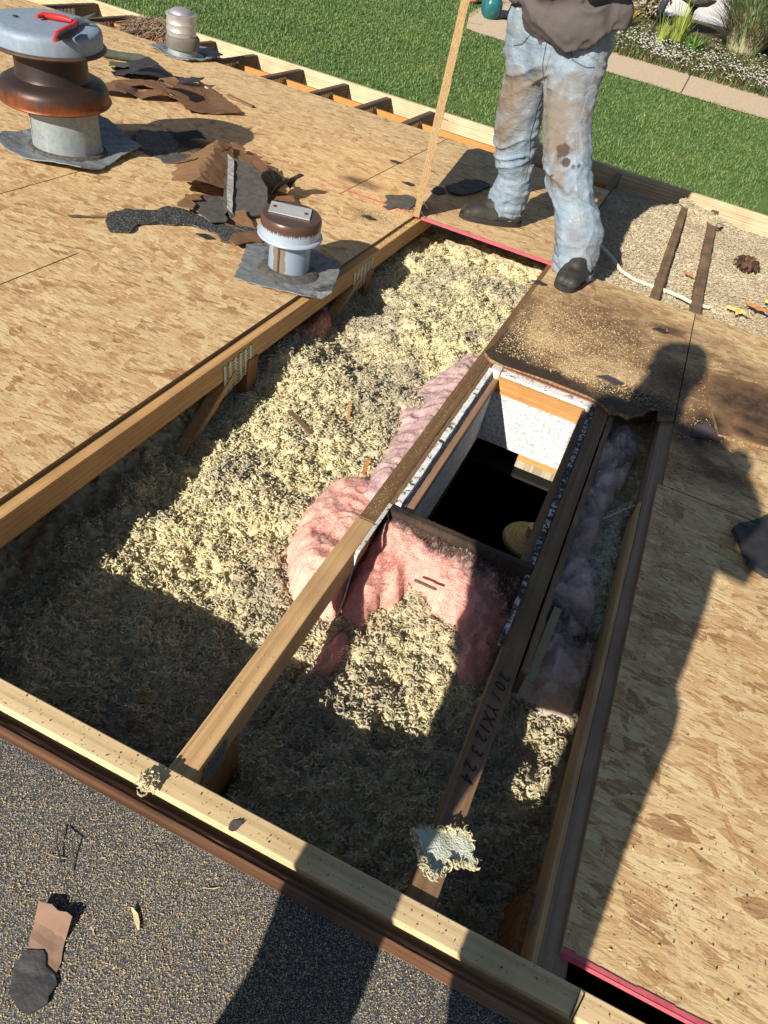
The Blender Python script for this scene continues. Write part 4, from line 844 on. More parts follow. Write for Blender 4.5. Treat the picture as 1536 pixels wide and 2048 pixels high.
S_([(-2.46, 3.38), (-2.43, 3.42), (-2.30, 3.33), (-2.27, 3.24), (-2.31, 3.23)], 'felt2', 'tan folded flap on top of the large brown felt sheet', 'felt scrap', lambda x, y: .05 + .05 * math.sin((x + 2.46) * 12), group=G, jag=.002)
S_([(-2.62, 3.16), (-2.52, 3.26), (-2.40, 3.36), (-2.30, 3.30), (-2.41, 3.19), (-2.50, 3.08), (-2.58, 3.06)], 'felt', 'crumpled dark brown felt torn off in front of the large brown sheet', 'felt scrap', sn_(.03, 12, 9, .3, .006), group=G, jag=.012)
S_([(-2.873, 3.574), (-2.846, 3.623), (-2.784, 3.702), (-2.678, 3.726), (-2.523, 3.70), (-2.44, 3.76), (-2.42, 3.66), (-2.50, 3.58), (-2.58, 3.50), (-2.64, 3.43), (-2.739, 3.414), (-2.80, 3.48)], 'tar', 'crumpled black tar paper behind the large brown felt sheet', 'tar paper', sn_(.035, 9, 6, 1, .005), name='tar_paper', group=G, jag=.01)
S_([(-2.86, 3.53), (-2.80, 3.60), (-2.74, 3.60), (-2.74, 3.50), (-2.80, 3.45)], 'greyshingle', 'grey rounded shingle piece at the left end of the black tar paper', 'shingle scrap', lambda x, y: .03 + .06 * (x + 2.8), name='shingle_scrap', group=G)
S_([(-2.72, 3.50), (-2.66, 3.58), (-2.58, 3.56), (-2.66, 3.46)], 'tar', 'lifted black flap over the black tar paper', 'tar paper', lambda x, y: .055 + .5 * (y - 3.5), name='tar_paper', group=G)
pi = MB().tube([(-2.995, 3.655, .025), (-2.93, 3.70, .022), (-2.85, 3.775, .022), (-2.80, 3.80, .02)], [.022, .020, .022, .012], 12).build('tar_roll', mat_plain('green_grey_roll', (.10, .12, .09), (.06, .07, .055), 20, .8), None, (-2.9, 3.72, 0), smooth=True); tag(pi, 'thin grey green roll behind the ring of the big rusty vent', 'tar roll')
st_ = MB().beam((-2.26, 3.70, .008), (-2.08, 3.655, .006), .022, .008).build('wood_splinter', MT['brown_r'], None, (-2.18, 3.68, 0)); tag(st_, 'dark wooden splinter pointing right from the large brown felt sheet', 'splinter')
st_ = MB().beam((-2.50, 3.76, .02), (-2.38, 3.70, .006), .010, .006).build('wood_splinter', MT['fir'], None, (-2.44, 3.73, 0)); tag(st_, 'pale wood splinter beside the black tar paper end', 'splinter')
# shadowed tar on the deck behind the big vent
S_([(-2.13, 2.80), (-2.06, 2.93), (-1.99, 2.90), (-1.93, 2.80), (-1.86, 2.70), (-1.95, 2.60), (-2.03, 2.66), (-2.08, 2.72)], 'gran', 'black granule scrap in the shadow of the big rusty vent', 'shingle scrap', lambda x, y: .005, name='shingle_scrap', group=G, jag=.012)
S_([(-1.93, 2.60), (-1.86, 2.72), (-1.70, 2.76), (-1.62, 2.70), (-1.75, 2.62), (-1.84, 2.56)], 'greyshingle', 'thin grey shingle scrap between the big vent shadow and the brown pile', 'shingle scrap', lambda x, y: .005, name='shingle_scrap', group=G, jag=.008)
S_([(-2.02, 2.86), (-1.93, 2.93), (-1.86, 2.90), (-1.95, 2.83)], 'tar', 'long black curl in the middle of the big vent shadow', 'tar paper', lambda x, y: .012 + .3 * (y - 2.83), name='tar_paper', group=G)
# the brown pile
S_([(-1.621, 2.311), (-1.727, 2.477), (-1.73, 2.62), (-1.728, 2.766), (-1.695, 2.821), (-1.57, 2.66), (-1.45, 2.511), (-1.46, 2.411), (-1.521, 2.285)], 'felt2', 'large tan felt sheet with a fold line in the middle of the brown pile', 'felt scrap', lambda x, y: .018 + max(0, .05 - abs((x + 1.6) * .75 + (y - 2.55) * .35 + .02) * .5) + .02, group=G)
S_([(-1.735, 2.48), (-1.735, 2.62), (-1.728, 2.78), (-1.68, 2.80), (-1.655, 2.66), (-1.665, 2.52)], 'felt', 'dark brown folded flap along the left of the tan felt sheet', 'felt scrap', lambda x, y: .06 + (x + 1.70) * .4, group=G, jag=.003)
S_([(-1.72, 2.766), (-1.747, 2.945), (-1.69, 2.93), (-1.66, 2.87), (-1.623, 2.909), (-1.55, 2.87), (-1.53, 2.805), (-1.46, 2.78), (-1.508, 2.685), (-1.529, 2.556), (-1.6, 2.6)], 'felt2', 'ragged tan felt sheet at the back of the brown pile', 'felt scrap', lambda x, y: .03 + .02 * abs(math.sin(7 * x + 5 * y)), group=G, jag=.012)
S_([(-1.585, 2.618), (-1.50, 2.64), (-1.408, 2.615), (-1.276, 2.40), (-1.30, 2.36), (-1.354, 2.276), (-1.42, 2.33)], 'greyshingle', 'stiff grey shingle with a white ribbed stripe leaning on the brown pile', 'shingle scrap', lambda x, y: .03 + (y - 2.3) * .12 + (x + 1.43) * -.15, .006, name='shingle_scrap', group=G, jag=.002)
S_([(-1.583, 2.612), (-1.545, 2.60), (-1.352, 2.285), (-1.385, 2.30)], 'steelw', 'white ribbed strip on the grey shingle of the brown pile', 'metal strip', lambda x, y: .040 + (y - 2.3) * .12 + (x + 1.43) * -.15 + .003 * math.sin(200 * (x + y)), .003, name='ribbed_strip', jag=.001) if MT.setdefault('steelw', mat_plain('white_ribbed', (.42, .41, .39), (.22, .21, .20), 70, .6)) else None
S_([(-1.493, 2.61), (-1.553, 2.77), (-1.46, 2.72), (-1.42, 2.62)], 'felt2', 'upright tan flap behind the grey shingle of the brown pile', 'felt scrap', lambda x, y: .07 - (x + 1.5) * .3, group=G)
S_([(-1.487, 2.741), (-1.47, 2.80), (-1.414, 2.76), (-1.392, 2.64), (-1.43, 2.62)], 'felt2', 'small curled tan felt piece at the right end of the brown pile', 'felt scrap', lambda x, y: .03 + .35 * abs(x + 1.43), group=G, jag=.008)
S_([(-1.43, 2.64), (-1.34, 2.74), (-1.30, 2.70), (-1.33, 2.56), (-1.40, 2.55)], 'tar', 'black scrap between the brown pile and the small brown capped vent', 'tar paper', lambda x, y: .012 + .08 * abs(math.sin(30 * x)), name='tar_paper', group=G, jag=.01)
S_([(-1.39, 2.60), (-1.31, 2.66), (-1.27, 2.60), (-1.33, 2.53)], 'felt2', 'flat tan felt strip just behind the small brown capped vent', 'felt scrap', lambda x, y: .02, group=G, jag=.006)
S_([(-1.54, 2.30), (-1.50, 2.37), (-1.45, 2.40), (-1.40, 2.33), (-1.33, 2.21), (-1.36, 2.16), (-1.43, 2.20), (-1.49, 2.23)], 'greyshingle', 'grey shingle tab poking out below the tan felt sheet', 'shingle scrap', lambda x, y: .022, .005, name='shingle_scrap', group=G)
S_([(-1.545, 2.285), (-1.515, 2.33), (-1.48, 2.29), (-1.50, 2.25), (-1.465, 2.23), (-1.45, 2.19), (-1.50, 2.17), (-1.52, 2.23)], 'felt2', 'small torn tan felt piece at the front of the brown pile', 'felt scrap', lambda x, y: .032, group=G, jag=.007)
S_([(-1.42, 2.25), (-1.33, 2.33), (-1.26, 2.28), (-1.22, 2.27), (-1.25, 2.22), (-1.34, 2.21)], 'felt', 'narrow brown felt strip left of the small brown capped vent', 'felt scrap', lambda x, y: .02 + .02 * math.sin(30 * y), group=G, jag=.004)
S_([(-1.60, 1.924), (-1.635, 1.981), (-1.62, 2.055), (-1.561, 2.115), (-1.553, 2.192), (-1.503, 2.212), (-1.436, 2.207), (-1.323, 2.226), (-1.215, 2.291), (-1.16, 2.25), (-1.19, 2.19), (-1.23, 2.11), (-1.271, 2.088), (-1.318, 2.129), (-1.408, 2.118), (-1.485, 2.046), (-1.521, 1.991), (-1.497, 1.914), (-1.541, 1.875)], 'gran', 'long black granule shingle strip with a rounded left end in front of the brown pile', 'shingle scrap', lambda x, y: .009, .006, name='shingle_scrap', group=G, jag=.002)
S_([(-1.263, 2.147), (-1.222, 2.231), (-1.16, 2.19), (-1.205, 2.07), (-1.245, 2.09)], 'felt', 'square brown felt piece at the corner of the small vent flange', 'felt scrap', lambda x, y: .02, group=G, jag=.003)
S_([(-1.70, 1.87), (-1.62, 1.97), (-1.61, 1.965), (-1.69, 1.865)], 'plys', 'thin grey sliver touching the rounded end of the black strip', 'splinter', lambda x, y: .008, name='wood_splinter', jag=0) if MT.setdefault('plys', MT['brown_r']) else None
S_([(-.960, 3.295), (-.971, 3.40), (-.93, 3.40), (-.90, 3.34), (-.92, 3.29)], 'greyshingle', 'grey shingle scrap on the deck left of the man, half in the sun', 'shingle scrap', lambda x, y: .006, name='shingle_scrap', group=G)
S_([(-.93, 3.42), (-.90, 3.62), (-.84, 3.69), (-.78, 3.66), (-.80, 3.48), (-.84, 3.37), (-.89, 3.36)], 'tar', 'black shingle scrap in the shade beside the man left boot', 'shingle scrap', lambda x, y: .012, .006, name='shingle_scrap', group=G)
S_([(-1.073, 3.037), (-1.02, 3.15), (-.965, 3.13), (-.93, 3.01), (-1.0, 2.90)], 'greyshingle', 'crumbled grey shingle patch left of the upright board', 'shingle scrap', lambda x, y: .005, name='shingle_scrap', group=G, jag=.014)
S_([(.33, 2.06), (.36, 2.10), (.405, 2.075), (.42, 2.035), (.37, 2.01), (.325, 1.995)], 'dk', 'dark torn paper scrap in the shadow below the head', 'felt scrap', lambda x, y: .006, group=G) if MT.setdefault('dk', mat_plain('dark_stained_paper', (.10, .08, .09), (.06, .045, .05), 14, .8)) else None
S_([(.449, 1.592), (.50, 1.66), (.56, 1.735), (.60, 1.62), (.60, 1.50), (.53, 1.465), (.49, 1.478)], 'tar', 'black shingle corner with a broken wooden edge at the right edge of the photo', 'shingle scrap', lambda x, y: .026 - (x - .45) * .05, .014, name='shingle_scrap', group=G, jag=.003)
for k, (pos, lb) in enumerate((((-1.239, 3.553), 'tiny dark shingle crumb alone on the sunlit deck near the third orange block'), ((-1.02, 2.74), 'dark shingle crumb on the deck right of the brown capped vent'), ((-1.07, 3.30), 'dark shingle crumb left of the upright board on the sunlit deck'), ((-.30, 2.70), 'dark crumb by the tip of the man right boot'), ((.06, 2.14), 'large dark bark chip on the stained panel above the skylight'), ((.165, 2.66), 'dark knot sliver in the upper stained panel'), ((-1.33, 2.08), 'dark crumb in front of the long black strip'))):
    x, y = pos; r = .028 if k != 4 else .04
    S_([(x - r, y - r * .3), (x - r * .2, y + r * .6), (x + r * 1.1, y + r * .2), (x + r * .5, y - r * .5)], 'tar' if k != 4 else 'dk', lb, 'crumb', lambda x, y: .007, .004, name='shingle_crumb', jag=.003, group='shingle crumbs on the deck')
# chalk line (a thin dusting of chalk on the boards)
cl = [(-1.509, 2.998), (-1.40, 2.985), (-1.31, 2.962), (-1.20, 2.945), (-1.091, 2.92), (-1.03, 2.90), (-.961, 2.878)]
n = NT('red_chalk'); n.b.inputs['Alpha'].default_value = 1; nz = n.noise(120, 3, rough=.7); n.l(n.ramp(nz, [(.44, 0), (.6, .55)]), n.b.inputs['Alpha']); MT['chalk'] = n.out((.80, .25, .20), .95)
V = []; 
for (x, y) in cl: V += [(x, y - .007, .0035), (x, y + .007, .0035)]
o = mesh_obj('chalk_line', V, [(2 * i, 2 * i + 2, 2 * i + 3, 2 * i + 1) for i in range(len(cl) - 1)], MT['chalk'], None, (-1.2, 2.94, .002)); tag(o, 'faint red chalk line on the deck between the brown pile and the upright board', 'chalk line')
# pieces on the shingles
def rzz(x, y): return rz(y)
S_([(-.362, .252), (-.345, .256), (-.314, .256), (-.309, .235), (-.299, .216), (-.294, .197), (-.322, .188), (-.338, .194), (-.350, .222)], 'ptan', 'torn brown paper scrap on the black shingles, lower left', 'paper scrap', lambda x, y: rz(y) + .004 + max(0, y - .235) * .55, .0015, name='paper_scrap', jag=.0012, step=.008, inner=.008) if MT.setdefault('ptan', mat_plain('tan_paper', (.27, .17, .12), (.21, .13, .09), 30, .85, bump=.4)) else None
S_([(-.345, .208), (-.325, .216), (-.312, .205), (-.297, .203), (-.286, .178), (-.30, .160), (-.325, .165), (-.345, .185)], 'tar', 'black sticky tar patch covering the lower end of the torn paper scrap', 'tar patch', lambda x, y: rz(y) + .006, .003, name='tar_patch', jag=.003, step=.008, inner=.01)
def chip(pts, w_, th, lb, mat='fir', cat='wood chip', g_='wood chips on the black shingles'):
    V = []; F = []
    for i, (x, y, z) in enumerate(pts):
        ww = w_ * (.3 if i in (0, len(pts) - 1) else 1) * rng.uniform(.8, 1.2); V += [(x - ww / 2, y, z), (x + ww / 2, y + ww * .2, z), (x + ww / 2, y + ww * .2, z + th), (x - ww / 2, y, z + th)]
        if i: p = 4 * i - 4; F += [(p + k, p + (k + 1) % 4, p + 4 + (k + 1) % 4, p + 4 + k) for k in range(4)]
    n_ = len(pts); F += [(3, 2, 1, 0), tuple(4 * (n_ - 1) + k for k in range(4))]
    o = mesh_obj('wood_chip', V, F, MT[mat], None, tuple(np.mean(np.array(pts), 0))); return tag(o, lb, cat, g_)
R_ = lambda y, o=.003: rz(y) + o
chip([(-.257, .296, R_(.296, .006)), (-.250, .293, R_(.293)), (-.243, .287, R_(.287)), (-.236, .281, R_(.281))], .007, .002, 'pale curled wood chip in the middle of the black shingles')
chip([(-.393, .301, R_(.301)), (-.378, .303, R_(.303)), (-.366, .307, R_(.307))], .002, .001, 'thin pale splinter beside the bent staple, upper left of the shingles')
chip([(-.19, .352, R_(.352)), (-.178, .356, R_(.356)), (-.172, .361, R_(.361))], .002, .001, 'thin pale splinter near the sheathing edge, centre of the shingles')
chip([(-.11, .175, R_(.175)), (-.10, .185, R_(.185)), (-.09, .19, R_(.19))], .007, .002, 'pale wood chip in the leg shadow at the bottom of the photo')
# bent staples
def wire(pts, r, lb, base): 
    o = MB().tube(pts, r, 6).build('bent_staple', MT['wirem'], None, base, smooth=True); return tag(o, lb, 'staple', 'bent wire staples')
MT['wirem'] = mat_plain('dark_wire', (.10, .095, .09), (.06, .055, .05), 40, .4, .7)
wire([(-.368, .300, R_(.300)), (-.385, .312, R_(.312, .008)), (-.3955, .326, R_(.326, .012)), (-.3945, .327, R_(.327, .012)), (-.370, .323, R_(.323, .012)), (-.369, .3225, R_(.3225, .012)), (-.36, .311, R_(.311, .006)), (-.350, .299, R_(.299, .002))], .0009, 'bent staple standing on the black shingles, upper left', (-.37, .31, R_(.3)))
wire([(.2895, .4225, .0015), (.2945, .448, .003), (.2955, .4620, .004), (.2965, .4625, .004), (.3015, .4565, .004), (.3015, .4555, .004), (.2975, .44, .003), (.2925, .4215, .0015)], .0009, 'bent staple lying on the ridge board at its right end', (.295, .44, 0))
S_([(-.200, .4265), (-.203, .437), (-.197, .442), (-.191, .4455), (-.187, .441), (-.190, .430), (-.194, .4265)], 'greyshingle', 'small grey flake stuck on the ridge board', 'flake', lambda x, y: .0025, .0015, name='grey_flake', jag=.001, step=.004, inner=.006)
# cable, lump, leaves, splinters on the wool
pc = [(-.225, 3.461), (-.16, 3.39), (-.109, 3.323), (-.048, 3.225), (.014, 3.185), (.076, 3.19), (.152, 3.172), (.217, 3.14), (.268, 3.141), (.33, 3.16)]
cb = MB().tube([(x, y, -.022 + .008 * math.sin(i * 1.3) - (.012 if 5 <= i <= 6 else 0)) for i, (x, y) in enumerate(pc)], .008, 10).build('cable', mat_plain('cream_cable', (.66, .64, .52), (.52, .50, .40), 30, .5), None, (0, 3.2, -.04), smooth=True); tag(cb, 'cream electric cable snaking under the two brown rafters', 'cable')
bl_ = empty('charred_leaf_clump', (.465, 3.86, -.06), 'charred curled leaf clump on the dusty wool at the right edge', 'leaf clump')
MT['leafb'] = mat_plain('burnt_leaf', (.10, .05, .025), (.04, .02, .012), 30, .6, hi=((.30, .17, .08), .6))
for k in range(12):
    a = k * .55; r = .045; c0 = Vector((.465 + math.cos(a) * .02, 3.86 + math.sin(a) * .04, -.045)); V = []; d = Vector((math.cos(a), math.sin(a), 0)); pz = Vector((-d.y, d.x, 0))
    for t_ in np.linspace(0, 1, 6):
        q = c0 + d * (r * t_) + Vector((0, 0, .05 * math.sin(t_ * 2.6) * rng.uniform(.8, 1.1))); ww = .018 * math.sin(math.pi * (t_ * .8 + .15)); V += [q - pz * ww, q + Vector((0, 0, .006)), q + pz * ww]
    mesh_obj('curled_leaf', V, [(3 * i + j, 3 * i + j + 1, 3 * i + j + 4, 3 * i + j + 3) for i in range(5) for j in range(2)], MT['leafb'], bl_)
def leaf(name, x, y, z, L, W, ang, mat, lb):
    t_ = np.linspace(0, 1, 7); V = []
    for q in t_:
        ww = W * math.sin(math.pi * (q * .9 + .05)) * (1 + .4 * math.sin(q * 17)); px = x + math.cos(ang) * L * q; py = y + math.sin(ang) * L * q
        V += [(px - math.sin(ang) * -ww, py - math.cos(ang) * ww, z + .012 * q), (px, py, z + .004 + .012 * math.sin(q * 3)), (px + math.sin(ang) * -ww, py + math.cos(ang) * ww, z + .008)]
    V = np.array(V); n_ = len(V); B = V - (0, 0, .001); F = [(3 * i + j, 3 * i + j + 3, 3 * i + j + 4, 3 * i + j + 1) for i in range(6) for j in range(2)]
    o = mesh_obj(name, np.vstack([V, B]), F + [tuple(i + n_ for i in f[::-1]) for f in F], mat, None, (x, y, z)); return tag(o, lb, 'leaf')
yel = mat_plain('yellow_leaf', (.72, .56, .16), (.6, .42, .12), 30, .7); org = mat_plain('orange_leaf', (.58, .27, .10), (.42, .18, .07), 30, .7)
leaf('leaf', .395, 3.20, -.018, .10, .013, -.3, yel, 'yellow torn strip on the dusty wool near the right edge'); leaf('leaf', .43, 3.15, -.018, .06, .012, 1.2, yel, 'short yellow strip crossing the longer yellow strip')
leaf('leaf', .475, 3.33, -.018, .12, .022, -.5, org, 'curled orange leaf beside the yellow strips'); leaf('leaf', .55, 3.42, -.016, .05, .016, .2, yel, 'pale yellow bit right of the curled orange leaf'); leaf('leaf', .20, 3.46, -.022, .05, .010, -.7, org, 'small orange leaf between the two brown rafters')
def zint(x, y): return float(zi(np.array([x]), np.array([y]))[0])
for (a, b_, w_, mat, lb) in (((-.700, 1.545), (-.61, 1.50), .014, 'brown_r', 'brown bark sliver on the cream wool, left of centre'), ((-.575, 1.665), (-.555, 1.62), .007, 'trim', 'orange wood sliver on the cream wool near the bark sliver'), ((-.425, 1.465), (-.418, 1.415), .010, 'orange', 'rusty orange shaving beside the pink strip'),
                       ((-.345, .935), (-.326, .885), .010, 'fir', 'pale wood stick on the wool between the leaning trusses'), ((-.16, 1.085), (-.11, 1.07), .006, 'brown_r', 'brown twig lying on the pink batt below the skylight'), ((.165, 1.80), (.215, 1.90), .004, 'brown_r', 'dark twig crossing the channel right of the skylight'), ((.17, 1.55), (.235, 1.64), .005, 'fir_fascia', 'pale bent stick across the dark gap of the channel')):
    za = zint(*a) + .016 if a[0] < -.3 else -.07; zb_ = zint(*b_) + .012 if a[0] < -.3 else -.055
    o = MB().beam((*a, za), (*b_, zb_), w_, .004).build('wood_sliver', MT[mat], None, (*a, za)); tag(o, lb, 'wood sliver', 'loose slivers on the insulation')
# hanging metal strap by the left truss
sp_ = [(-.2835, 1.205, -.006), (-.284, 1.12, -.008), (-.284, 1.035, -.010), (-.2835, 1.028, -.016), (-.276, 1.005, -.055), (-.272, .985, -.10), (-.276, .955, -.16)]
V = []; 
for i, (x, y, z) in enumerate(sp_):
    ww = .0085 if i < 3 else .0065; dx = (ww, 0, 0) if i < 4 else (ww * .4, 0, ww * .6); V += [(x, y, z), (x + dx[0], y, z - dx[2]), (x + dx[0], y - .001, z - .003 - dx[2]), (x, y - .001, z - .003)]
m = len(sp_); F = [(4 * i + k, 4 * i + (k + 1) % 4, 4 * i + 4 + (k + 1) % 4, 4 * i + 4 + k) for i in range(m - 1) for k in range(4)] + [(3, 2, 1, 0), tuple(4 * (m - 1) + k for k in range(4))]
n = NT('worn_painted_strap'); v = n.noise(60, 4, rough=.7); MT['strap'] = n.out(n.ramp(v, [(.38, (.06, .05, .045)), (.46, (.62, .60, .54))]), .6, .1)
o = mesh_obj('metal_strap', V, F, MT['strap'], None, (-.28, 1.1, -.1)); tag(o, 'thin flaking white metal strap bent down beside the left truss', 'metal strap')
o = MB().beam((.0475, 1.16, -.004), (.0475, .965, -.012), .009, .012).build('metal_strap', MT['flake2'], None, (.047, 1.06, -.01)); tag(o, 'bluish flaking metal strap in the shade beside the marked truss', 'metal strap')
o = MB().beam((.128, 1.13, -.022), (.118, .92, -.022), .016, .003).build('cardboard_strip', mat_plain('olive_cardboard', (.33, .28, .15), (.25, .20, .11), 20, .8), None, (.12, 1.0, -.03)); tag(o, 'olive cardboard strip in the shade right of the marked truss', 'cardboard strip')
# dry grass nest at the eave
ne = []
N = 700; a = rng.uniform(0, 6.28, N); r = np.sqrt(rng.uniform(0, 1, N)); V = []; F = []
for k in range(N):
    c0 = np.array([-3.36 + .26 * r[k] * math.cos(a[k]), 4.62 + .20 * r[k] * math.sin(a[k]), -.05 + .10 * (1 - r[k] ** 2) + rng.uniform(-.01, .02)]); th = rng.uniform(0, 6.28); L = rng.uniform(.04, .12); b_ = len(V)
    for q in (-1, 0, 1):
        p = c0 + np.array([math.cos(th) * L * q, math.sin(th) * L * q, -.02 * q * q + rng.uniform(-.01, .01)]); nn2 = np.array([-math.sin(th), math.cos(th), .3]) * .0022; V += [p - nn2, p + nn2]
    F += [(b_, b_ + 2, b_ + 3, b_ + 1), (b_ + 2, b_ + 4, b_ + 5, b_ + 3)]
o = mesh_obj('grass_nest', V, F, mat_plain('dry_grass', (.36, .25, .17), (.24, .16, .11), 12, .9), None, (-3.36, 4.62, -.1)); tag(o, 'dry grey brown grass nest tucked between rafter tails at the eave', 'bird nest')

# sawdust and fine crumbs as one loose layer
def crumbs(blobs, N, size, zf, mat, label, flat=.35, name='sawdust'):
    tot = []
    for (x, y, rx, ry, n_) in blobs:
        k = int(N * n_); tot.append(np.stack([rng.normal(x, rx, k), rng.normal(y, ry, k)], 1))
    p = np.vstack(tot); N = len(p); L = rng.uniform(.4, 1.6, N) * size; W2 = L * rng.uniform(.2, .55, N); a = rng.uniform(0, 6.28, N)
    z = zf(p[:, 0], p[:, 1]); ok = z > -9; p, L, W2, a, z = p[ok], L[ok], W2[ok], a[ok], z[ok]; N = len(p)
    c_, s_ = np.cos(a), np.sin(a); c0 = np.stack([p[:, 0], p[:, 1], z + .0006], 1); d = np.stack([c_ * L, s_ * L, rng.uniform(-.2, .4, N) * L], 1); e = np.stack([-s_ * W2, c_ * W2, rng.uniform(-.2, .2, N) * W2], 1); h = np.zeros((N, 3)); h[:, 2] = W2 * .6 + .0003
    V = np.stack([c0 - d * .5, c0 + e * .5, c0 + d * .5, c0 - e * .5, c0 + h], 1).reshape(-1, 3); f = np.array([(0, 4, 1), (1, 4, 2), (2, 4, 3), (3, 4, 0)]); F = (f[None] + (np.arange(N) * 5)[:, None, None]).reshape(-1, 3)
    b_ = (float(p[:, 0].mean()), float(p[:, 1].mean()), 0); return tag(mesh_obj(name, V, F, MT[mat], None, b_), label, name.replace('_', ' '), kind='stuff')
def zdeck(x, y):
    on = ((x < XL) & (y > .40) & (y < 4.3)) | ((y > 2.96) & (y < 4.3) & (x < -.29)) | ((x > .268) & (y > .495) & (y < 2.96)) | ((x > -.29) & (x <= .268) & (y > 2.06) & (y < 2.95)) | ((x > -.911) & (x < -.875) & (y < 2.93))
    return np.where(on, np.where((x > -.911) & (x < -.875), zt, 0.), -99)
MT['dustm'] = mat_plain('pale_sawdust', (.76, .58, .32), (.60, .42, .21), 40, .9)
crumbs([(-.1, 2.35, .16, .18, .34), (-.22, 2.2, .06, .1, .10), (.05, 2.12, .1, .05, .08), (-.95, 2.85, .08, .14, .20), (-.9, 2.7, .03, .3, .06), (.32, 1.4, .05, .5, .05), (.45, 2.2, .08, .2, .04), (-1.6, 2.4, .3, .15, .05), (-2.4, 4.0, .3, .15, .05)], 13000, .0045, zdeck, 'dustm', 'pale sawdust scattered over the strand board panels')
MT['crumb'] = mat_plain('dark_crumbs', (.05, .04, .035), (.025, .02, .02), 40, .8)
crumbs([(-.95, 2.9, .09, .14, .14), (-.15, 2.1, .16, .06, .2), (.42, 1.9, .1, .35, .12), (.30, 1.5, .03, .4, .08), (-1.9, 2.8, .12, .12, .14), (-1.25, 2.6, .3, .4, .1), (.5, .65, .12, .1, .06), (-1.6, 1.6, .6, .8, .05), (-1.2, 3.6, .5, .3, .05), (.2, 2.6, .2, .2, .05)], 2300, .0036, zdeck, 'crumb', 'tiny black shingle crumbs scattered over the deck', name='dark_crumbs')
crumbs([(-.15, .445, .35, .012, .4), (-.55, .445, .15, .012, .2), (.35, .445, .12, .012, .12)], 260, .0027, lambda x, y: np.where((y > .429) & (y < .462), 0., -99), 'crumb', 'dark specks of debris on the ridge board', name='dark_crumbs')
crumbs([(-.3, .30, .28, .1, .5), (-.2, .2, .3, .12, .6), (.15, .25, .3, .1, .3)], 15000, .0024, lambda x, y: np.where(y < .385, rz(y) + .0005, -99), 'dustm', 'sawdust sprinkled over the black shingles of the near slope')
zA = lambda x, y: np.where((x > -.32) & (x < -.287) & (y > .47) & (y < 2.0), zt + .001, -99)
crumbs([(-.303, 1.2, .012, .05, .25), (-.303, 1.6, .012, .3, .3), (-.303, .7, .012, .2, .1)], 900, .0020, zA, 'dustm', 'sawdust crumbs lying on the brown truss left of the skylight')

# ================================================================ YARD (level ground; in the roof frame it rises with the roof pitch)
LK, LZ, LY = .15, -2.0, 4.9
def lz(y): return LZ + LK * (np.asarray(y, float) - LY)
def sheet(name, poly, off, mat, label=None, th=.0):
    cx, cy = np.mean(np.array(poly), 0); V = [(x, y, float(lz(y)) + off) for x, y in poly]; o = mesh_obj(name, V, [tuple(range(len(V)))], mat, None, (float(cx), float(cy), float(lz(cy)) + off)); o['kind'] = 'structure'
    if label: o['label'] = label
    return o
n = NT('lawn_green'); b1 = n.noise(1.1, 4); b2 = n.noise(38, 4, rough=.7); b3 = n.noise(6, 3)
c = n.ramp(b2, [(.32, (.035, .080, .016)), (.52, (.075, .155, .032)), (.72, (.15, .25, .065))]); c = n.mix(n.ramp(n.math('ADD', n.math('MULTIPLY', b1, .6), n.math('MULTIPLY', b3, .4)), [(.42, 0), (.62, .6)]), c, (.15, .21, .06)); n.bump(b2, .8, .02)
MT['lawn'] = n.out(c, .9)
sheet('lawn', [(-60, 2), (60, 2), (60, 120), (-60, 120)], 0, MT['lawn'])
n = NT('soil'); b = n.noise(20, 5, rough=.7); MT['soil'] = n.out(n.ramp(b, [(.35, (.09, .065, .035)), (.6, (.22, .17, .09)), (.8, (.14, .16, .05))]), .95)
n = NT('concrete_path'); b = n.noise(30, 5, rough=.7); n.bump(b, .4, .004); MT['path'] = n.out(n.ramp(b, [(.3, (.42, .32, .22)), (.7, (.60, .48, .35))]), .9)
n = NT('pale_gravel'); b = n.noise(14, 5, rough=.7); n.bump(b, .4, .02); MT['gravel'] = n.out(n.ramp(b, [(.3, (.66, .64, .60)), (.6, (.80, .78, .75))]), .9)
xs = np.linspace(-3.9, 8, 50); e0 = 14.06 + .05 * fbm(XY(xs, xs * 0, 1.3), 3); e1_ = 15.2 + .03 * fbm(XY(xs, xs * 0, 1.7), 2)
sheet('path', [(x, y) for x, y in zip(xs, e0)] + [(x, y) for x, y in zip(xs[::-1], e1_[::-1])], .018, MT['path'])
sheet('path', [(-4.15, 14.15), (-3.9, 14.06), (-3.9, 15.2), (-3.6, 16.0), (-3.9, 19), (-4.6, 19), (-4.35, 16.2), (-4.4, 15.0)], .018, MT['path'])
sheet('flower_bed', [(-3.3, 15.2), (8, 15.2), (8, 19.2), (-1.2, 18.9), (-1.6, 18.2), (-2.2, 24), (-3.7, 24), (-3.7, 16.2)], .010, MT['soil'])
sheet('gravel', [(-2.2, 18.6), (12, 18.6), (12, 40), (-2.6, 40)], .004, MT['gravel'])
for x in (-.45, 1.7, -2.6): 
    sheet('path_joint', [(x, 14.1), (x + .02, 14.1), (x + .02, 15.15), (x, 15.15)], .020, mat_plain('joint', (.12, .09, .06), None, 20))
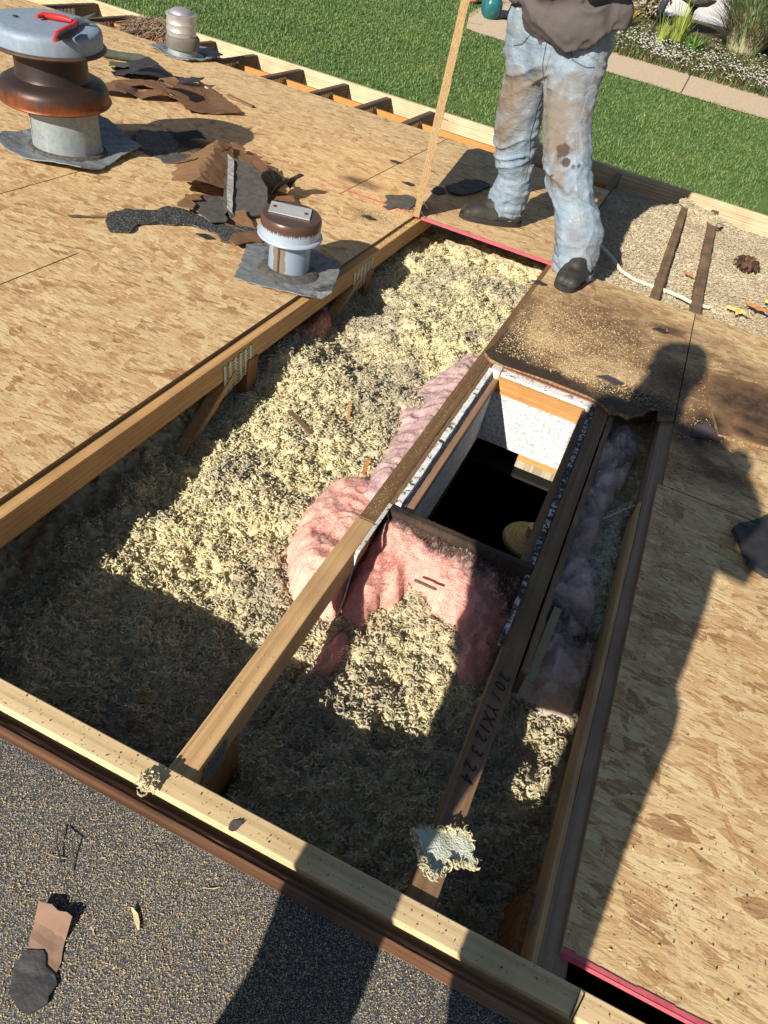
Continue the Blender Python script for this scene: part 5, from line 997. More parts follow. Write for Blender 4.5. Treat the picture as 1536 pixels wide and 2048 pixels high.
# grass blades
def blades(N, xr, yr, L, w_, mat, name, label, cols=None, zoff=0, bend=.5, kind='stuff', mask=None, base=None):
    x = rng.uniform(*xr, N); y = rng.uniform(*yr, N)
    if mask is not None: k = mask(x, y); x, y = x[k], y[k]; N = len(x)
    a = rng.uniform(0, 6.28, N); l_ = L * rng.uniform(.5, 1.3, N); c0 = np.stack([x, y, lz(y) + zoff], 1); d = np.stack([np.cos(a), np.sin(a), a * 0], 1); s_ = np.stack([-np.sin(a), np.cos(a), a * 0], 1) * w_
    up = np.array([0, -LK, 1.]); p1 = c0 + up * (l_ * .6)[:, None] + d * (l_ * bend * .25)[:, None]; p2 = c0 + up * (l_ * (1 - bend * .3))[:, None] + d * (l_ * bend)[:, None]
    V = np.stack([c0 - s_, c0 + s_, p1 + s_ * .7, p1 - s_ * .7, p2], 1).reshape(-1, 3); b_ = np.arange(N) * 5
    F = [f for f in np.concatenate([np.stack([b_, b_ + 1, b_ + 2], 1), np.stack([b_, b_ + 2, b_ + 3], 1), np.stack([b_ + 3, b_ + 2, b_ + 4], 1)])]
    F = np.array(F); o = mesh_obj(name, V, F, mat, None, base or (float(x.mean()), float(y.mean()), float(lz(y.mean()))), attrs={'tuft': np.repeat(rng.uniform(0, 1, N), 5)})
    return tag(o, label, name.replace('_', ' '), kind=kind)
n = NT('grass_blade'); tv_ = n.attr('tuft'); b1 = n.noise(1.1, 4); c = n.ramp(tv_, [(0, (.075, .13, .035)), (.6, (.12, .20, .06)), (1, (.21, .28, .12))]); c = n.mix(n.ramp(b1, [(.45, 0), (.62, .55)]), c, (.20, .25, .075)); MT['blade_g'] = n.out(c, .7)
blades(150000, (-10.5, 1.3), (8.6, 16.2), .045, .0055, MT['blade_g'], 'grass', 'short mown green lawn grass beyond the eave', mask=lambda x, y: ((y < 14.10) | (x < -4.3)) & (x > -.9 * y - 1.5) & (x < .10 * y), bend=.7)
# flowering ground cover
n = NT('cover_leaf'); tv_ = n.attr('tuft'); MT['cover'] = n.out(n.ramp(tv_, [(0, (.05, .09, .025)), (.5, (.14, .18, .06)), (.8, (.22, .18, .09)), (1, (.34, .27, .15))]), .8)
blades(34000, (-3.3, 2.2), (15.1, 18.6), .16, .008, MT['cover'], 'ground_cover', 'low green and brown ground cover in the flower bed beside the path', bend=.8, mask=lambda x, y: ((x > -3.2) & (y < 17.2)) | (x < -1.5) | (x > .2))
N = 2300; x = rng.uniform(-3.0, 2.2, N); y = 15.12 + np.abs(rng.normal(0, .75, N)); k = (y < 17.3); x, y = x[k], y[k]
cl_ = fbm(XY(x, y, 1.6), 2); k = cl_ > -.25; x, y = x[k], y[k]; N = len(x)
th = np.linspace(0, 2 * math.pi, 7)[:-1]; r = rng.uniform(.010, .024, N); z = lz(y) + rng.uniform(.08, .22, N)
V = np.zeros((N, 7, 3)); V[:, 0] = np.stack([x, y, z + .012], 1)
for j in range(6): V[:, j + 1] = np.stack([x + r * np.cos(th[j]), y + r * np.sin(th[j]), z], 1)
f = np.array([(0, j + 1, (j + 1) % 6 + 1) for j in range(6)]); F = (f[None] + (np.arange(N) * 7)[:, None, None]).reshape(-1, 3)
tag(mesh_obj('white_flowers', V.reshape(-1, 3), F, mat_plain('white_petals', (.72, .69, .63), (.58, .54, .50), 5, .8), None, (-.5, 16, float(lz(16)))), 'carpet of tiny white flowers along the edge of the path', 'flowers', kind='stuff')
def clump(name, x, y, N, H_, spread, mats, label, cat, w_=.012, droop=1.0, group=None, r0=.08, lean=None):
    root = empty(name, (x, y, float(lz(y))), label, cat, group)
    for mi, (mt, fr, hs) in enumerate(mats):
        n_ = int(N * fr); V = []; F = []
        for k in range(n_):
            a = rng.uniform(0, 6.28); rr = r0 * math.sqrt(rng.uniform()); b0 = np.array([x + rr * math.cos(a), y + rr * math.sin(a), float(lz(y))]); h = H_ * hs * rng.uniform(.6, 1.1); sp = spread * rng.uniform(.15, 1.1) * hs
            d = np.array([math.cos(a), math.sin(a), 0]); s_ = np.array([-d[1], d[0], 0]) * w_ * rng.uniform(.6, 1.2); b_ = len(V); K = 6
            for i in range(K):
                q = i / (K - 1); p = b0 + np.array([0, -LK, 1]) * h * (q - droop * .38 * q ** 3) + d * sp * q ** 1.7; ww = s_ * (1 - q * .85); V += [p - ww, p + ww]
                if i: F.append((b_ + 2 * i - 2, b_ + 2 * i - 1, b_ + 2 * i + 1, b_ + 2 * i))
        mesh_obj(('foliage', 'dry_stems', 'leaves')[mi], V, F, mt, root)
    return root
gA = mat_plain('arching_grass', (.40, .50, .26), (.20, .30, .13), 3, .7); gD = mat_plain('dry_stem', (.58, .46, .30), (.40, .30, .19), 4, .9); gY = mat_plain('yellow_green_leaf', (.36, .42, .08), (.20, .28, .05), 6, .7); gO = mat_plain('orange_yellow_leaf', (.55, .40, .08), (.38, .20, .05), 6, .7)
clump('ornamental_grass', .20, 17.2, 1700, 2.2, 1.7, [(gA, .7, 1.), (gD, .4, .55)], 'tall arching green ornamental grass with dry stems at its base, left of the two', 'ornamental grass', .016, 1.0, 'ornamental grasses', .28)
clump('ornamental_grass', 1.3, 18.1, 1500, 2.3, 1.6, [(gA, .7, 1.), (gD, .35, .5)], 'tall arching green ornamental grass cut off by the right edge of the photo', 'ornamental grass', .016, 1.0, 'ornamental grasses', .28)
clump('iris_plant', -.95, 16.6, 70, .75, .22, [(gY, 1., 1.)], 'bright yellow green upright leaves in front of the round dish', 'iris', .016, .2, 'iris plants', .12)
clump('iris_plant', -1.18, 16.1, 40, .55, .2, [(gY, 1., 1.)], 'thin yellow green upright leaves right of the path light', 'iris', .013, .2, 'iris plants', .08)
clump('iris_plant', -.62, 16.4, 60, .45, .3, [(mat_plain('leafy_green', (.14, .26, .06), (.07, .15, .03), 6, .7), 1., 1.)], 'short dark green leaves right of the round dish', 'iris', .02, .6, 'iris plants', .16)
clump('daylily_plant', -1.95, 16.6, 60, .55, .35, [(gO, 1., 1.)], 'yellow and orange leaves just right of the man hip', 'daylily', .02, .6, None, .1)
def bushy(name, x, y, H_, R_b, N, mt, label, cat):
    root = empty(name, (x, y, float(lz(y))), label, cat); V = []; F = []; tvv = []
    st = MB()
    for k in range(14):
        a = rng.uniform(0, 6.28); q = rng.uniform(.3, 1); st.tube([(x, y, float(lz(y))), (x + R_b * q * .5 * math.cos(a), y + R_b * q * .5 * math.sin(a), float(lz(y)) + H_ * .5), (x + R_b * q * math.cos(a), y + R_b * q * math.sin(a), float(lz(y)) + H_ * (.8 + .2 * q))], [.012, .008, .003], 5)
    st.build('stems', MT['brown_y'], root)
    for k in range(N):
        u = rng.normal(0, 1, 3); u /= np.linalg.norm(u); rr = rng.uniform(.3, 1) ** .6; c0 = np.array([x + u[0] * R_b * rr, y + u[1] * R_b * rr, float(lz(y)) + H_ * (.55 + .45 * u[2] * rr)]); d = rng.normal(0, 1, 3); d /= np.linalg.norm(d); e = np.cross(d, rng.normal(0, 1, 3)); e /= np.linalg.norm(e) + 1e-6; b_ = len(V); L = rng.uniform(.02, .05)
        V += [c0 - d * L, c0 + e * L * .4, c0 + d * L, c0 - e * L * .4]; F.append((b_, b_ + 1, b_ + 2, b_ + 3)); tvv += [rng.uniform()] * 4
    mesh_obj('foliage', V, F, mt, root, attrs={'tuft': tvv}); return root
n = NT('pinkish_seed_heads'); tv_ = n.attr('tuft'); MT['seed'] = n.out(n.ramp(tv_, [(0, (.10, .13, .05)), (.5, (.30, .25, .15)), (1, (.62, .52, .44))]), .85)
bushy('aster_bush', -1.75, 17.5, .95, .42, 2200, MT['seed'], 'airy bush with pale pinkish seed heads behind the path light', 'bush')
# path light, dish, rock, jar, pink ornament
g_ = lambda x, y: float(lz(y))
pl_ = empty('path_light', (-1.42, 16.55, g_(0, 16.55)), 'small dark solar path light leaning in the flower bed', 'path light'); b0 = Vector((-1.42, 16.55, g_(0, 16.55))); dd = Vector((.06, 0, 1)).normalized()
MB().tube([b0, b0 + dd * .42], [.012, .02], 8).build('stake', MT['blk'], pl_); MB().tube([b0 + dd * .42, b0 + dd * .46, b0 + dd * .62, b0 + dd * .66, b0 + dd * .68], [.025, .055, .065, .055, .0], 14).build('head', mat_plain('dark_glass_head', (.05, .06, .08), (.03, .03, .04), 10, .3), pl_, smooth=True)
bb = empty('bird_bath', (-.93, 17.45, g_(0, 17.45)), 'round grey garden dish on a short stand beside the ornamental grass', 'bird bath'); zb2 = g_(0, 17.45)
MB().lathe([(.10, 0), (.06, .05), (.05, .42), (.09, .48)], (-.93, 17.45, zb2), 20).build('stand', MT['blk'], bb, smooth=True)
MB().lathe([(.08, .48), (.24, .52), (.34, .60), (.36, .64), (.34, .65), (.31, .63), (.2, .57), (0, .56)], (-.93, 17.45, zb2), 40).build('dish', mat_plain('grey_dish', (.30, .30, .29), (.20, .20, .19), 9, .7), bb, smooth=True)
mb = MB()
for k in range(5):
    a = k * 1.256; mb.tube([(-.93, 17.45, zb2 + .60), (-.93 + .3 * math.cos(a), 17.45 + .3 * math.sin(a), zb2 + .64)], .012, 5)
mb.build('spokes', MT['blk'], bb)
def rock(x, y, r, label, grp=None, mt=None, name='rock', sq=.7):
    V = []; F = []; nu_, nv_ = 14, 9
    for j in range(nv_):
        for i in range(nu_):
            a = 2 * math.pi * i / nu_; b_ = math.pi * j / (nv_ - 1); V.append((math.cos(a) * math.sin(b_), math.sin(a) * math.sin(b_), math.cos(b_)))
    V = np.array(V); V = V * (1 + .35 * fbm(V * 1.7 + x, 2))[:, None] * (r, r, r * sq) + (x, y, g_(0, y) + r * sq * .55)
    for j in range(nv_ - 1):
        for i in range(nu_): F.append((j * nu_ + i, j * nu_ + (i + 1) % nu_, (j + 1) * nu_ + (i + 1) % nu_, (j + 1) * nu_ + i))
    o = mesh_obj(name, V, F, mt or mat_plain('grey_rock', (.48, .46, .44), (.30, .28, .26), 8, .9), None, (x, y, g_(0, y)), smooth=True); return tag(o, label, 'rock', grp)
rock(-1.36, 16.35, .085, 'pale rock at the foot of the path light'); rock(-.35, 16.9, .12, 'dark rock at the foot of the ornamental grass', mt=mat_plain('dark_rock', (.16, .14, .13), (.09, .08, .08), 8, .9))
jr = empty('glazed_jar', (-4.05, 15.05, g_(0, 15.05)), 'teal glazed jar with a round opening standing on the path', 'jar'); tl_ = mat_plain('teal_glaze', (.03, .16, .17), (.015, .08, .09), 12, .2)
MB().lathe([(.09, 0), (.15, .06), (.19, .16), (.18, .26), (.12, .36), (.10, .39), (.14, .43), (.15, .45), (.12, .45), (.09, .39)], (-4.05, 15.05, g_(0, 15.05)), 32).build('body', tl_, jr, smooth=True)
jf = MB().lathe([(.05, 0), (.05, .012), (.0, .012)], (0, 0, 0), 20).build('dark_hole', MT['blk'], jr); jf.matrix_local = Matrix.Translation(Vector((-.02, -.175, .22)) * S) @ Matrix.Rotation(rad(90), 4, 'X')
op = empty('garden_ornament', (-4.6, 15.6, g_(0, 15.6)), 'pink coral garden ornament beside the teal jar at the top edge', 'garden ornament'); pm = mat_plain('pink_clay', (.60, .26, .22), (.48, .19, .16), 9, .7); zz = g_(0, 15.6)
MB().tube([(-4.72, 15.55, zz + .02), (-4.66, 15.6, zz + .09), (-4.55, 15.65, zz + .12), (-4.45, 15.6, zz + .2), (-4.40, 15.58, zz + .34)], [.07, .10, .09, .06, .05], 12).build('body', pm, op, smooth=True)
MB().tube([(-4.55, 15.62, zz + .10), (-4.62, 15.5, zz + .18), (-4.70, 15.45, zz + .28)], [.05, .05, .03], 10).build('arm', pm, op, smooth=True)
clump('potted_leaves', -4.35, 16.0, 40, .35, .25, [(gY, 1., 1.)], 'small yellow green plant behind the teal jar', 'plant', .02, .6, None, .1)
clump('ground_plant', -3.3, 17.2, 160, .7, .5, [(gA, .6, 1.), (gD, .4, .8)], 'loose green and brown plant half hidden behind the man waist', 'plant', .012, .8, None, .2)

# ================================================================ PEOPLE
def organic(name, chains, vox, mat, parent, smooth=2, disp=None, base=None, ell=None, sub=0):
    """joined tapered limbs -> one continuous voxel-remeshed surface.  chain = [(x,y,z,r[,squash_y]) ...]"""
    bm = bmesh.new()
    for ch in chains:
        P = [Vector(c_[:3]) for c_ in ch]; R = [c_[3] for c_ in ch]; Q = [c_[4] if len(c_) > 4 else 1. for c_ in ch]; pts = []
        for i in range(len(P) - 1):
            L = (P[i + 1] - P[i]).length; k = max(1, int(L / max(min(R[i], R[i + 1]) * .35, vox * 1.2)))
            for j in range(k): t_ = j / k; pts.append((P[i].lerp(P[i + 1], t_), R[i] * (1 - t_) + R[i + 1] * t_, Q[i] * (1 - t_) + Q[i + 1] * t_))
        pts.append((P[-1], R[-1], Q[-1]))
        for (p, r, q) in pts:
            m_ = Matrix.Translation(p) @ Matrix.Diagonal((r, r * q, r, 1)); bmesh.ops.create_icosphere(bm, subdivisions=2, radius=1, matrix=m_)
    me = bpy.data.meshes.new('tmp'); bm.to_mesh(me); bm.free(); o = bpy.data.objects.new('tmp', me); COL.objects.link(o)
    m = o.modifiers.new('r', 'REMESH'); m.mode = 'VOXEL'; m.voxel_size = vox
    if smooth: s_ = o.modifiers.new('s', 'SMOOTH'); s_.iterations = smooth; s_.factor = .5
    dg = bpy.context.evaluated_depsgraph_get(); ev = o.evaluated_get(dg); me2 = bpy.data.meshes.new_from_object(ev)
    n_ = len(me2.vertices); V = np.zeros(n_ * 3); me2.vertices.foreach_get('co', V); V = V.reshape(-1, 3); Nn = np.zeros(n_ * 3); me2.vertices.foreach_get('normal', Nn); Nn = Nn.reshape(-1, 3)
    F = [tuple(p.vertices) for p in me2.polygons]; bpy.data.objects.remove(o)
    if disp is not None: V = V + Nn * disp(V)[:, None]
    return mesh_obj(name, V, F, mat, parent, base or (0, 0, 0), smooth=True)
n = NT('stained_jeans'); b = n.noise(3.6, 4, rough=.6); b2 = n.noise(230, 2); b3 = n.noise(16, 4)
c = n.mix(n.ramp(b3, [(.3, 0), (.7, 1)]), (.175, .24, .31), (.32, .39, .455)); c = n.mix(n.ramp(b2, [(.3, .35), (.6, 0)]), c, (.12, .17, .24))
so = n.n('ShaderNodeSeparateXYZ'); n.l(n.co, so.inputs[0]); zc = so.outputs[2]; xc = so.outputs[0]
d1 = n.ramp(zc, [(.0, 0), (1, 1)])
mr = n.n('ShaderNodeMapRange'); n.l(zc, mr.inputs[0]); mr.inputs[1].default_value = .20; mr.inputs[2].default_value = .36; mr2 = n.n('ShaderNodeMapRange'); n.l(zc, mr2.inputs[0]); mr2.inputs[1].default_value = .80; mr2.inputs[2].default_value = .58
env = n.math('MULTIPLY', mr.outputs[0], mr2.outputs[0]); k = n.math('ADD', n.math('MULTIPLY', env, .20), n.math('MULTIPLY_ADD', n.math('SUBTRACT', b, .5), 1.7, .22))
c = n.mix(n.ramp(k, [(.30, 0), (.62, .85)]), c, (.20, .155, .11)); c = n.mix(n.ramp(n.noise(30, 3), [(.66, 0), (.72, .45)]), c, (.60, .58, .52))
def blob(cx, cy, cz, r, j=0):
    vm = n.n('ShaderNodeVectorMath', operation='DISTANCE'); n.l(n.co, vm.inputs[0]); vm.inputs[1].default_value = (cx, cy, cz); return n.math('ADD', vm.outputs['Value'], n.math('MULTIPLY', n.math('SUBTRACT', n.noise(32, 3), .5), r * 1.6))
n.bump(n.math('ADD', n.noise(1, 5, co=n.map((16, 16, 34)), rough=.65, dist=.8), n.math('MULTIPLY', b2, .10)), .45, .022)
JB = n, c
def finish_jeans(spots):
    n, c = JB
    for (p, r) in (((-.47, 2.93, .49), .12), ((-.43, 2.91, .41), .07), ((-.69, 3.03, .50), .09), ((-.67, 3.05, .36), .08), ((-.39, 2.88, .31), .05)):
        p = rel(*p); c = n.mix(n.ramp(blob(*p, r * 1.1), [(r * .3, .8), (r * 1.3, 0)]), c, (.19, .145, .10))
    for (p, r) in spots: c = n.mix(n.ramp(blob(*p, r), [(r * .75, .92), (r, 0)]), c, (.07, .045, .03))
    return n.out(c, .9)
manb = (-.48, 3.06, 0)
man = empty('person', manb, 'standing man in stained light blue jeans, grey hoodie and black work boots', 'person')
def rel(x, y, z): return ((x - manb[0]) * S, (y - manb[1]) * S, z * S)
jm = finish_jeans([(rel(-.395, 2.89, .405), .030), (rel(-.375, 2.89, .375), .022), (rel(-.33, 2.90, .372), .010), (rel(-.345, 2.89, .368), .009), (rel(-.40, 2.89, .315), .012), (rel(-.66, 3.10, .31), .011), (rel(-.56, 3.0, .62), .02)])
# jeans: waist > two legs, bunched above the boots
LL = [(-.63, 3.10, .60, .100, .95), (-.64, 3.12, .487, .090, 1.0), (-.632, 3.15, .382, .093, 1.0), (-.617, 3.18, .275, .085, 1.05), (-.592, 3.20, .215, .070, 1.1), (-.596, 3.22, .148, .080, 1.1), (-.604, 3.235, .088, .086, 1.05), (-.606, 3.24, .075, .080, 1.05)]
RL = [(-.475, 3.05, .62, .115, .95), (-.455, 3.03, .547, .095, 1.0), (-.427, 3.00, .46, .090, 1.0), (-.385, 2.97, .378, .092, 1.0), (-.352, 2.96, .310, .086, 1.05), (-.298, 2.945, .232, .078, 1.05), (-.243, 2.93, .142, .092, 1.05), (-.222, 2.915, .078, .088, 1.05), (-.219, 2.905, .058, .082, 1.1)]
WA = [(-.66, 3.08, .66, .095, .95), (-.50, 3.07, .68, .115, .9), (-.475, 3.05, .70, .11, .9)]; WB = [(-.645, 3.09, .60, .09), (-.66, 3.07, .73, .10), (-.64, 3.07, .80, .10)]; WC = [(-.47, 3.06, .62, .11), (-.48, 3.06, .72, .11), (-.50, 3.05, .80, .10)]; WD = [(-.66, 3.07, .76, .10, .95), (-.48, 3.06, .76, .11, .95)]; WA += []; WB.append((-.56, 3.055, .66, .11)); LL.insert(0, (-.57, 3.06, .68, .12, .95))
def crease(p, k=3.):
    return np.exp(-k * 3 * np.abs(vnoise(p))) - .35
def jd(V):
    z = V[:, 2]; bunch = np.clip(1 - z / .20, 0, 1); knee = np.exp(-((z - .29) / .07) ** 2); hip = np.clip((z - .48) / .1, 0, 1)
    q = V + .05 * np.stack([vnoise(V * 6), vnoise(V * 6 + 9), vnoise(V * 6 + 19)], 1)
    diag = q[:, 2] + .35 * q[:, 0] * np.sign(V[:, 0] + .53)
    c1 = crease(np.stack([q[:, 0] * 5, q[:, 1] * 5, diag * 17], 1)); c2 = crease(np.stack([q[:, 0] * 9, q[:, 1] * 9, q[:, 2] * 4], 1) + 7); c3 = crease(np.stack([q[:, 0] * 4, q[:, 1] * 4, q[:, 2] * 38], 1) + 3, 2)
    return .011 * c1 * (.25 + knee + .8 * bunch + .5 * hip) + .004 * c2 + .012 * c3 * bunch + .001 * fbm(V * 22, 2)
jo = organic('jeans', [LL, RL, WA, WB, WC, WD], .0062, jm, man, 2, jd)
from mathutils.bvhtree import BVHTree
bv = BVHTree.FromPolygons([tuple((v.co / S) + Vector(manb)) for v in jo.data.vertices], [tuple(p.vertices) for p in jo.data.polygons])
def seam(name, xz, mat, r=.0016, off=.0008):
    P = []
    for (a, b_) in zip(xz[:-1], xz[1:]):
        for t_ in np.linspace(0, 1, 10)[:-1]:
            x = a[0] * (1 - t_) + b_[0] * t_; z = a[1] * (1 - t_) + b_[1] * t_; h = bv.ray_cast(Vector((x, 2.0, z)), Vector((0, 1, 0)))
            if h[0] is not None: P.append(h[0] - Vector((0, off, 0)))
    if len(P) > 2: MB().tube(P, r, 5).build(name, mat, man, smooth=True)
th_ = mat_plain('dark_seam_thread', (.10, .13, .18), (.07, .09, .13), 60, .9); tl2 = mat_plain('pale_seam_thread', (.28, .31, .33), (.20, .235, .27), 60, .9)
seam('fly_seam', [(-.575, .70), (-.570, .64), (-.560, .60), (-.548, .575)], th_); seam('fly_seam', [(-.555, .70), (-.552, .64), (-.556, .605)], tl2)
seam('pocket_seam', [(-.50, .70), (-.47, .665), (-.42, .655), (-.395, .66)], th_, .002); seam('pocket_seam', [(-.64, .70), (-.665, .665), (-.70, .65)], th_, .002)
seam('side_seam', [(-.392, .65), (-.385, .55), (-.372, .46), (-.335, .38), (-.30, .30), (-.255, .22), (-.20, .14), (-.175, .09)], tl2, .0010)
seam('inner_seam', [(-.553, .57), (-.535, .48), (-.515, .38), (-.46, .30)], th_, .0018); seam('inner_seam', [(-.556, .57), (-.565, .48), (-.563, .38), (-.545, .28), (-.54, .2)], th_, .0018)
def cuff(cx, cy, z0, rx, ry, tx, ty, name='hem_cuff'):
    V = []; F = []; K = 40
    for j, (dr, dz) in enumerate(((.0, .022), (.004, .018), (.005, .004), (.002, -.003), (-.008, -.003), (-.010, .02))):
        for i in range(K):
            a = 2 * math.pi * i / K; w2 = .004 * math.sin(5 * a + cx * 40) ; V.append((cx + (rx + dr + w2) * math.cos(a), cy + (ry + dr + w2) * math.sin(a), z0 + dz + tx * math.cos(a) + ty * math.sin(a) + .003 * math.sin(3 * a)))
    for j in range(5):
        for i in range(K): F.append((j * K + i, (j + 1) * K + i, (j + 1) * K + (i + 1) % K, j * K + (i + 1) % K))
    mesh_obj(name, V, F, jm, man, smooth=True)
cuff(-.606, 3.24, .050, .078, .082, -.010, .0); cuff(-.219, 2.90, .034, .080, .086, -.016, .006)
# boots
bt = mat_plain('worn_black_leather', (.055, .05, .045), (.028, .026, .024), 14, .55, bump=.4, bd=.003, hi=((.15, .13, .10), .62)); solem = mat_plain('black_rubber_sole', (.025, .025, .025), (.04, .035, .03), 20, .8)
def boot(toe, heel, h0, label):
    t_ = Vector((*toe, 0)); h_ = Vector((*heel, 0)); d = (t_ - h_); L = d.length; d.normalize(); s_ = Vector((-d.y, d.x, 0)); f = lambda a, z, r, q=1.: (*(h_ + d * (a * L) + Vector((0, 0, z))), r)
    k = L / .31; g = lambda a, z, r, sg: (*(h_ + d * (a * L) + s_ * (sg * .020 * k) + Vector((0, 0, z * k))), r * k)
    ch = [[g(.16, .046, .036, 1), g(.35, .046, .038, 1), g(.60, .040, .037, 1), g(.78, .034, .034, 1), g(.88, .030, .028, 1)], [g(.16, .046, .036, -1), g(.35, .046, .038, -1), g(.60, .040, .037, -1), g(.78, .034, .034, -1), g(.88, .030, .028, -1)], [f(.22, .05 * k, .044 * k), f(.27, .11 * k, .042 * k)], [f(.30, .10 * k, .04 * k), f(.55, .062 * k, .040 * k)]]
    bo = organic('boot', ch, .006, bt, man, 3, lambda V: .003 * fbm(V * (24, 24, 40), 3)); bo['label'] = label
    so_ = MB(); V = []; K = 28
    for zz_, g2 in ((.0, 1.), (.016 * k, 1.03), (.022 * k, 1.0)):
        for i in range(K):
            a = 2 * math.pi * i / K; u = .5 + .5 * math.cos(a); w2 = (.060 * (math.sin(math.pi * min(max(u, .02), .98)) ** .35) * (.80 + .25 * u)) * k; V.append(h_ + d * (L * (-.0 + u * 1.0)) + s_ * (w2 * (1 if math.sin(a) > 0 else -1) * min(1, abs(math.sin(a)) * 2.2)) * g2 + Vector((0, 0, zz_)))
    F = [(j * K + i, j * K + (i + 1) % K, (j + 1) * K + (i + 1) % K, (j + 1) * K + i) for j in range(2) for i in range(K)] + [tuple(range(K))[::-1], tuple(range(2 * K, 3 * K))]
    sl_ = mesh_obj('sole', V, F, solem, bo); return bo
boot((-.762, 3.115), (-.520, 3.262), .1, 'left boot pointing to the upright board'); boot((-.212, 2.700), (-.192, 2.985), .1, 'right boot pointing at the photographer')
# hoodie with sleeves
n = NT('grey_hoodie_fabric'); b = n.noise(9, 3); f_ = n.noise(300, 2); n.bump(n.math('ADD', n.noise(12, 4), n.math('MULTIPLY', f_, .2)), .5, .012); MT['hoodie'] = n.out(n.mix(f_, n.mix(b, (.065, .057, .055), (.10, .088, .084)), (.125, .11, .106)), .95)
HD = [[(-.57, 3.03, .81, .150, .85), (-.57, 3.01, .88, .175, .8), (-.58, 3.0, 1.0, .16, .75), (-.585, 3.0, 1.14, .165, .68), (-.585, 3.0, 1.25, .12, .7)],
      [(-.69, 3.03, .83, .085), (-.45, 3.02, .83, .09)], [(-.74, 3.0, 1.22, .085), (-.43, 3.0, 1.22, .085)],
      [(-.76, 3.0, 1.21, .075), (-.83, 3.01, 1.02, .062), (-.80, 3.0, .90, .055), (-.815, 3.02, .83, .048)], [(-.42, 3.0, 1.21, .075), (-.36, 2.96, 1.03, .062), (-.42, 2.86, .94, .052), (-.50, 2.82, .93, .045)],
      [(-.58, 3.0, 1.26, .085), (-.585, 3.05, 1.30, .085)], [(-.475, 2.99, .79, .07), (-.38, 3.0, .83, .055)], [(-.62, 2.97, .775, .075), (-.52, 2.96, .765, .085), (-.45, 2.97, .79, .07)]]
hd = organic('hoodie', HD, .0075, MT['hoodie'], man, 2, lambda V: .016 * crease(np.stack([V[:, 0] * 5 + V[:, 2] * 6, V[:, 1] * 5, V[:, 2] * 13 - V[:, 0] * 5], 1) + vnoise(V * 5)[:, None]) + .008 * crease(V * (11, 11, 7) + 5) + .006 * fbm(V * 9, 2))
MB().box((-.545, 2.868, .865), (-.535, 2.872, .90)).build('green_tag', mat_plain('lime_tag', (.45, .75, .08), None, 5), man)
MT['skin'] = mat_plain('skin', (.55, .33, .24), (.48, .27, .19), 8, .55, bump=.1); MT['glove'] = mat_plain('grey_work_glove', (.16, .17, .19), (.10, .11, .12), 30, .85)
def head_chains(x, y, z, k=1., fy=-1):
    return [[(x, y, z - .10 * k, .050 * k), (x, y + fy * .005, z - .03 * k, .055 * k)], [(x, y - fy * .015 * k, z + .035 * k, .074 * k), (x, y + fy * .012 * k, z + .03 * k, .068 * k)], [(x, y + fy * .02 * k, z - .005 * k, .058 * k), (x, y + fy * .04 * k, z - .045 * k, .034 * k)],
            [(x, y + fy * .078 * k, z + .025 * k, .008 * k), (x, y + fy * .092 * k, z - .002 * k, .012 * k)], [(x - .066 * k, y - fy * .005, z + .01 * k, .012 * k), (x - .066 * k, y - fy * .005, z - .01 * k, .010 * k)], [(x + .072 * k, y - fy * .005, z + .01 * k, .014 * k), (x + .074 * k, y - fy * .005, z - .01 * k, .010 * k)], [(x - .02 * k, y + fy * .068 * k, z - .028 * k, .009 * k), (x + .02 * k, y + fy * .068 * k, z - .028 * k, .009 * k)]]
def face(parent, x, y, z, k, fy, hairmat):
    for s_ in (-1, 1): MB().lathe([(0, -.011), (.008, -.008), (.011, 0), (.008, .008), (0, .011)], (x + s_ * .027 * k, y + fy * .068 * k, z + .018 * k), 12).build('eye', mat_plain('eye_white', (.75, .72, .68), (.1, .08, .06), 40, .3), parent, smooth=True)
    organic('hair', [[(x, y - fy * .03 * k, z + .045 * k, .078 * k), (x, y + fy * .02 * k, z + .075 * k, .060 * k)], [(x, y - fy * .045 * k, z, .055 * k), (x, y - fy * .05 * k, z - .03 * k, .045 * k)]], .008, hairmat, parent, 2, lambda V: .003 * fbm(V * 40, 2))
hairm = mat_plain('brown_hair', (.10, .06, .035), (.06, .035, .02), 30, .8)
def hand_chains(p, d, u, k=1., curl=.5, thumb=1):
    """palm + four unequal fingers + thumb; p wrist, d pointing direction, u palm normal (curl direction)"""
    p = Vector(p); d = Vector(d).normalized(); u = Vector(u); u = (u - d * u.dot(d)).normalized(); s_ = d.cross(u); ch = []
    for i in range(4): ch.append([(*(p + s_ * ((i - 1.5) * .006) * k), .016 * k), (*(p + d * .075 * k + s_ * ((i - 1.5) * .019) * k), .0115 * k)])
    for i, L in enumerate((.066, .078, .072, .056)):
        q = p + d * .078 * k + s_ * ((i - 1.5) * .0205) * k; c_ = [(*q, .0100 * k)]; a = .15
        for j, fr in enumerate((.45, .32, .23)):
            a += curl * (.9 + .1 * i); q = q + (d * math.cos(a) + u * math.sin(a)) * L * fr * k; c_.append((*q, (.0093, .0085, .0075)[j] * k))
        ch.append(c_)
    q = p + d * .025 * k - s_ * thumb * .028 * k; t2 = q + (d * .5 - s_ * thumb * .8 + u * .3).normalized() * .035 * k; t3 = t2 + (d * .8 - s_ * thumb * .3 + u * .6).normalized() * .03 * k
    ch.append([(*(p + d * .01 * k), .015 * k), (*q, .014 * k), (*t2, .0115 * k), (*t3, .0095 * k)]); return ch
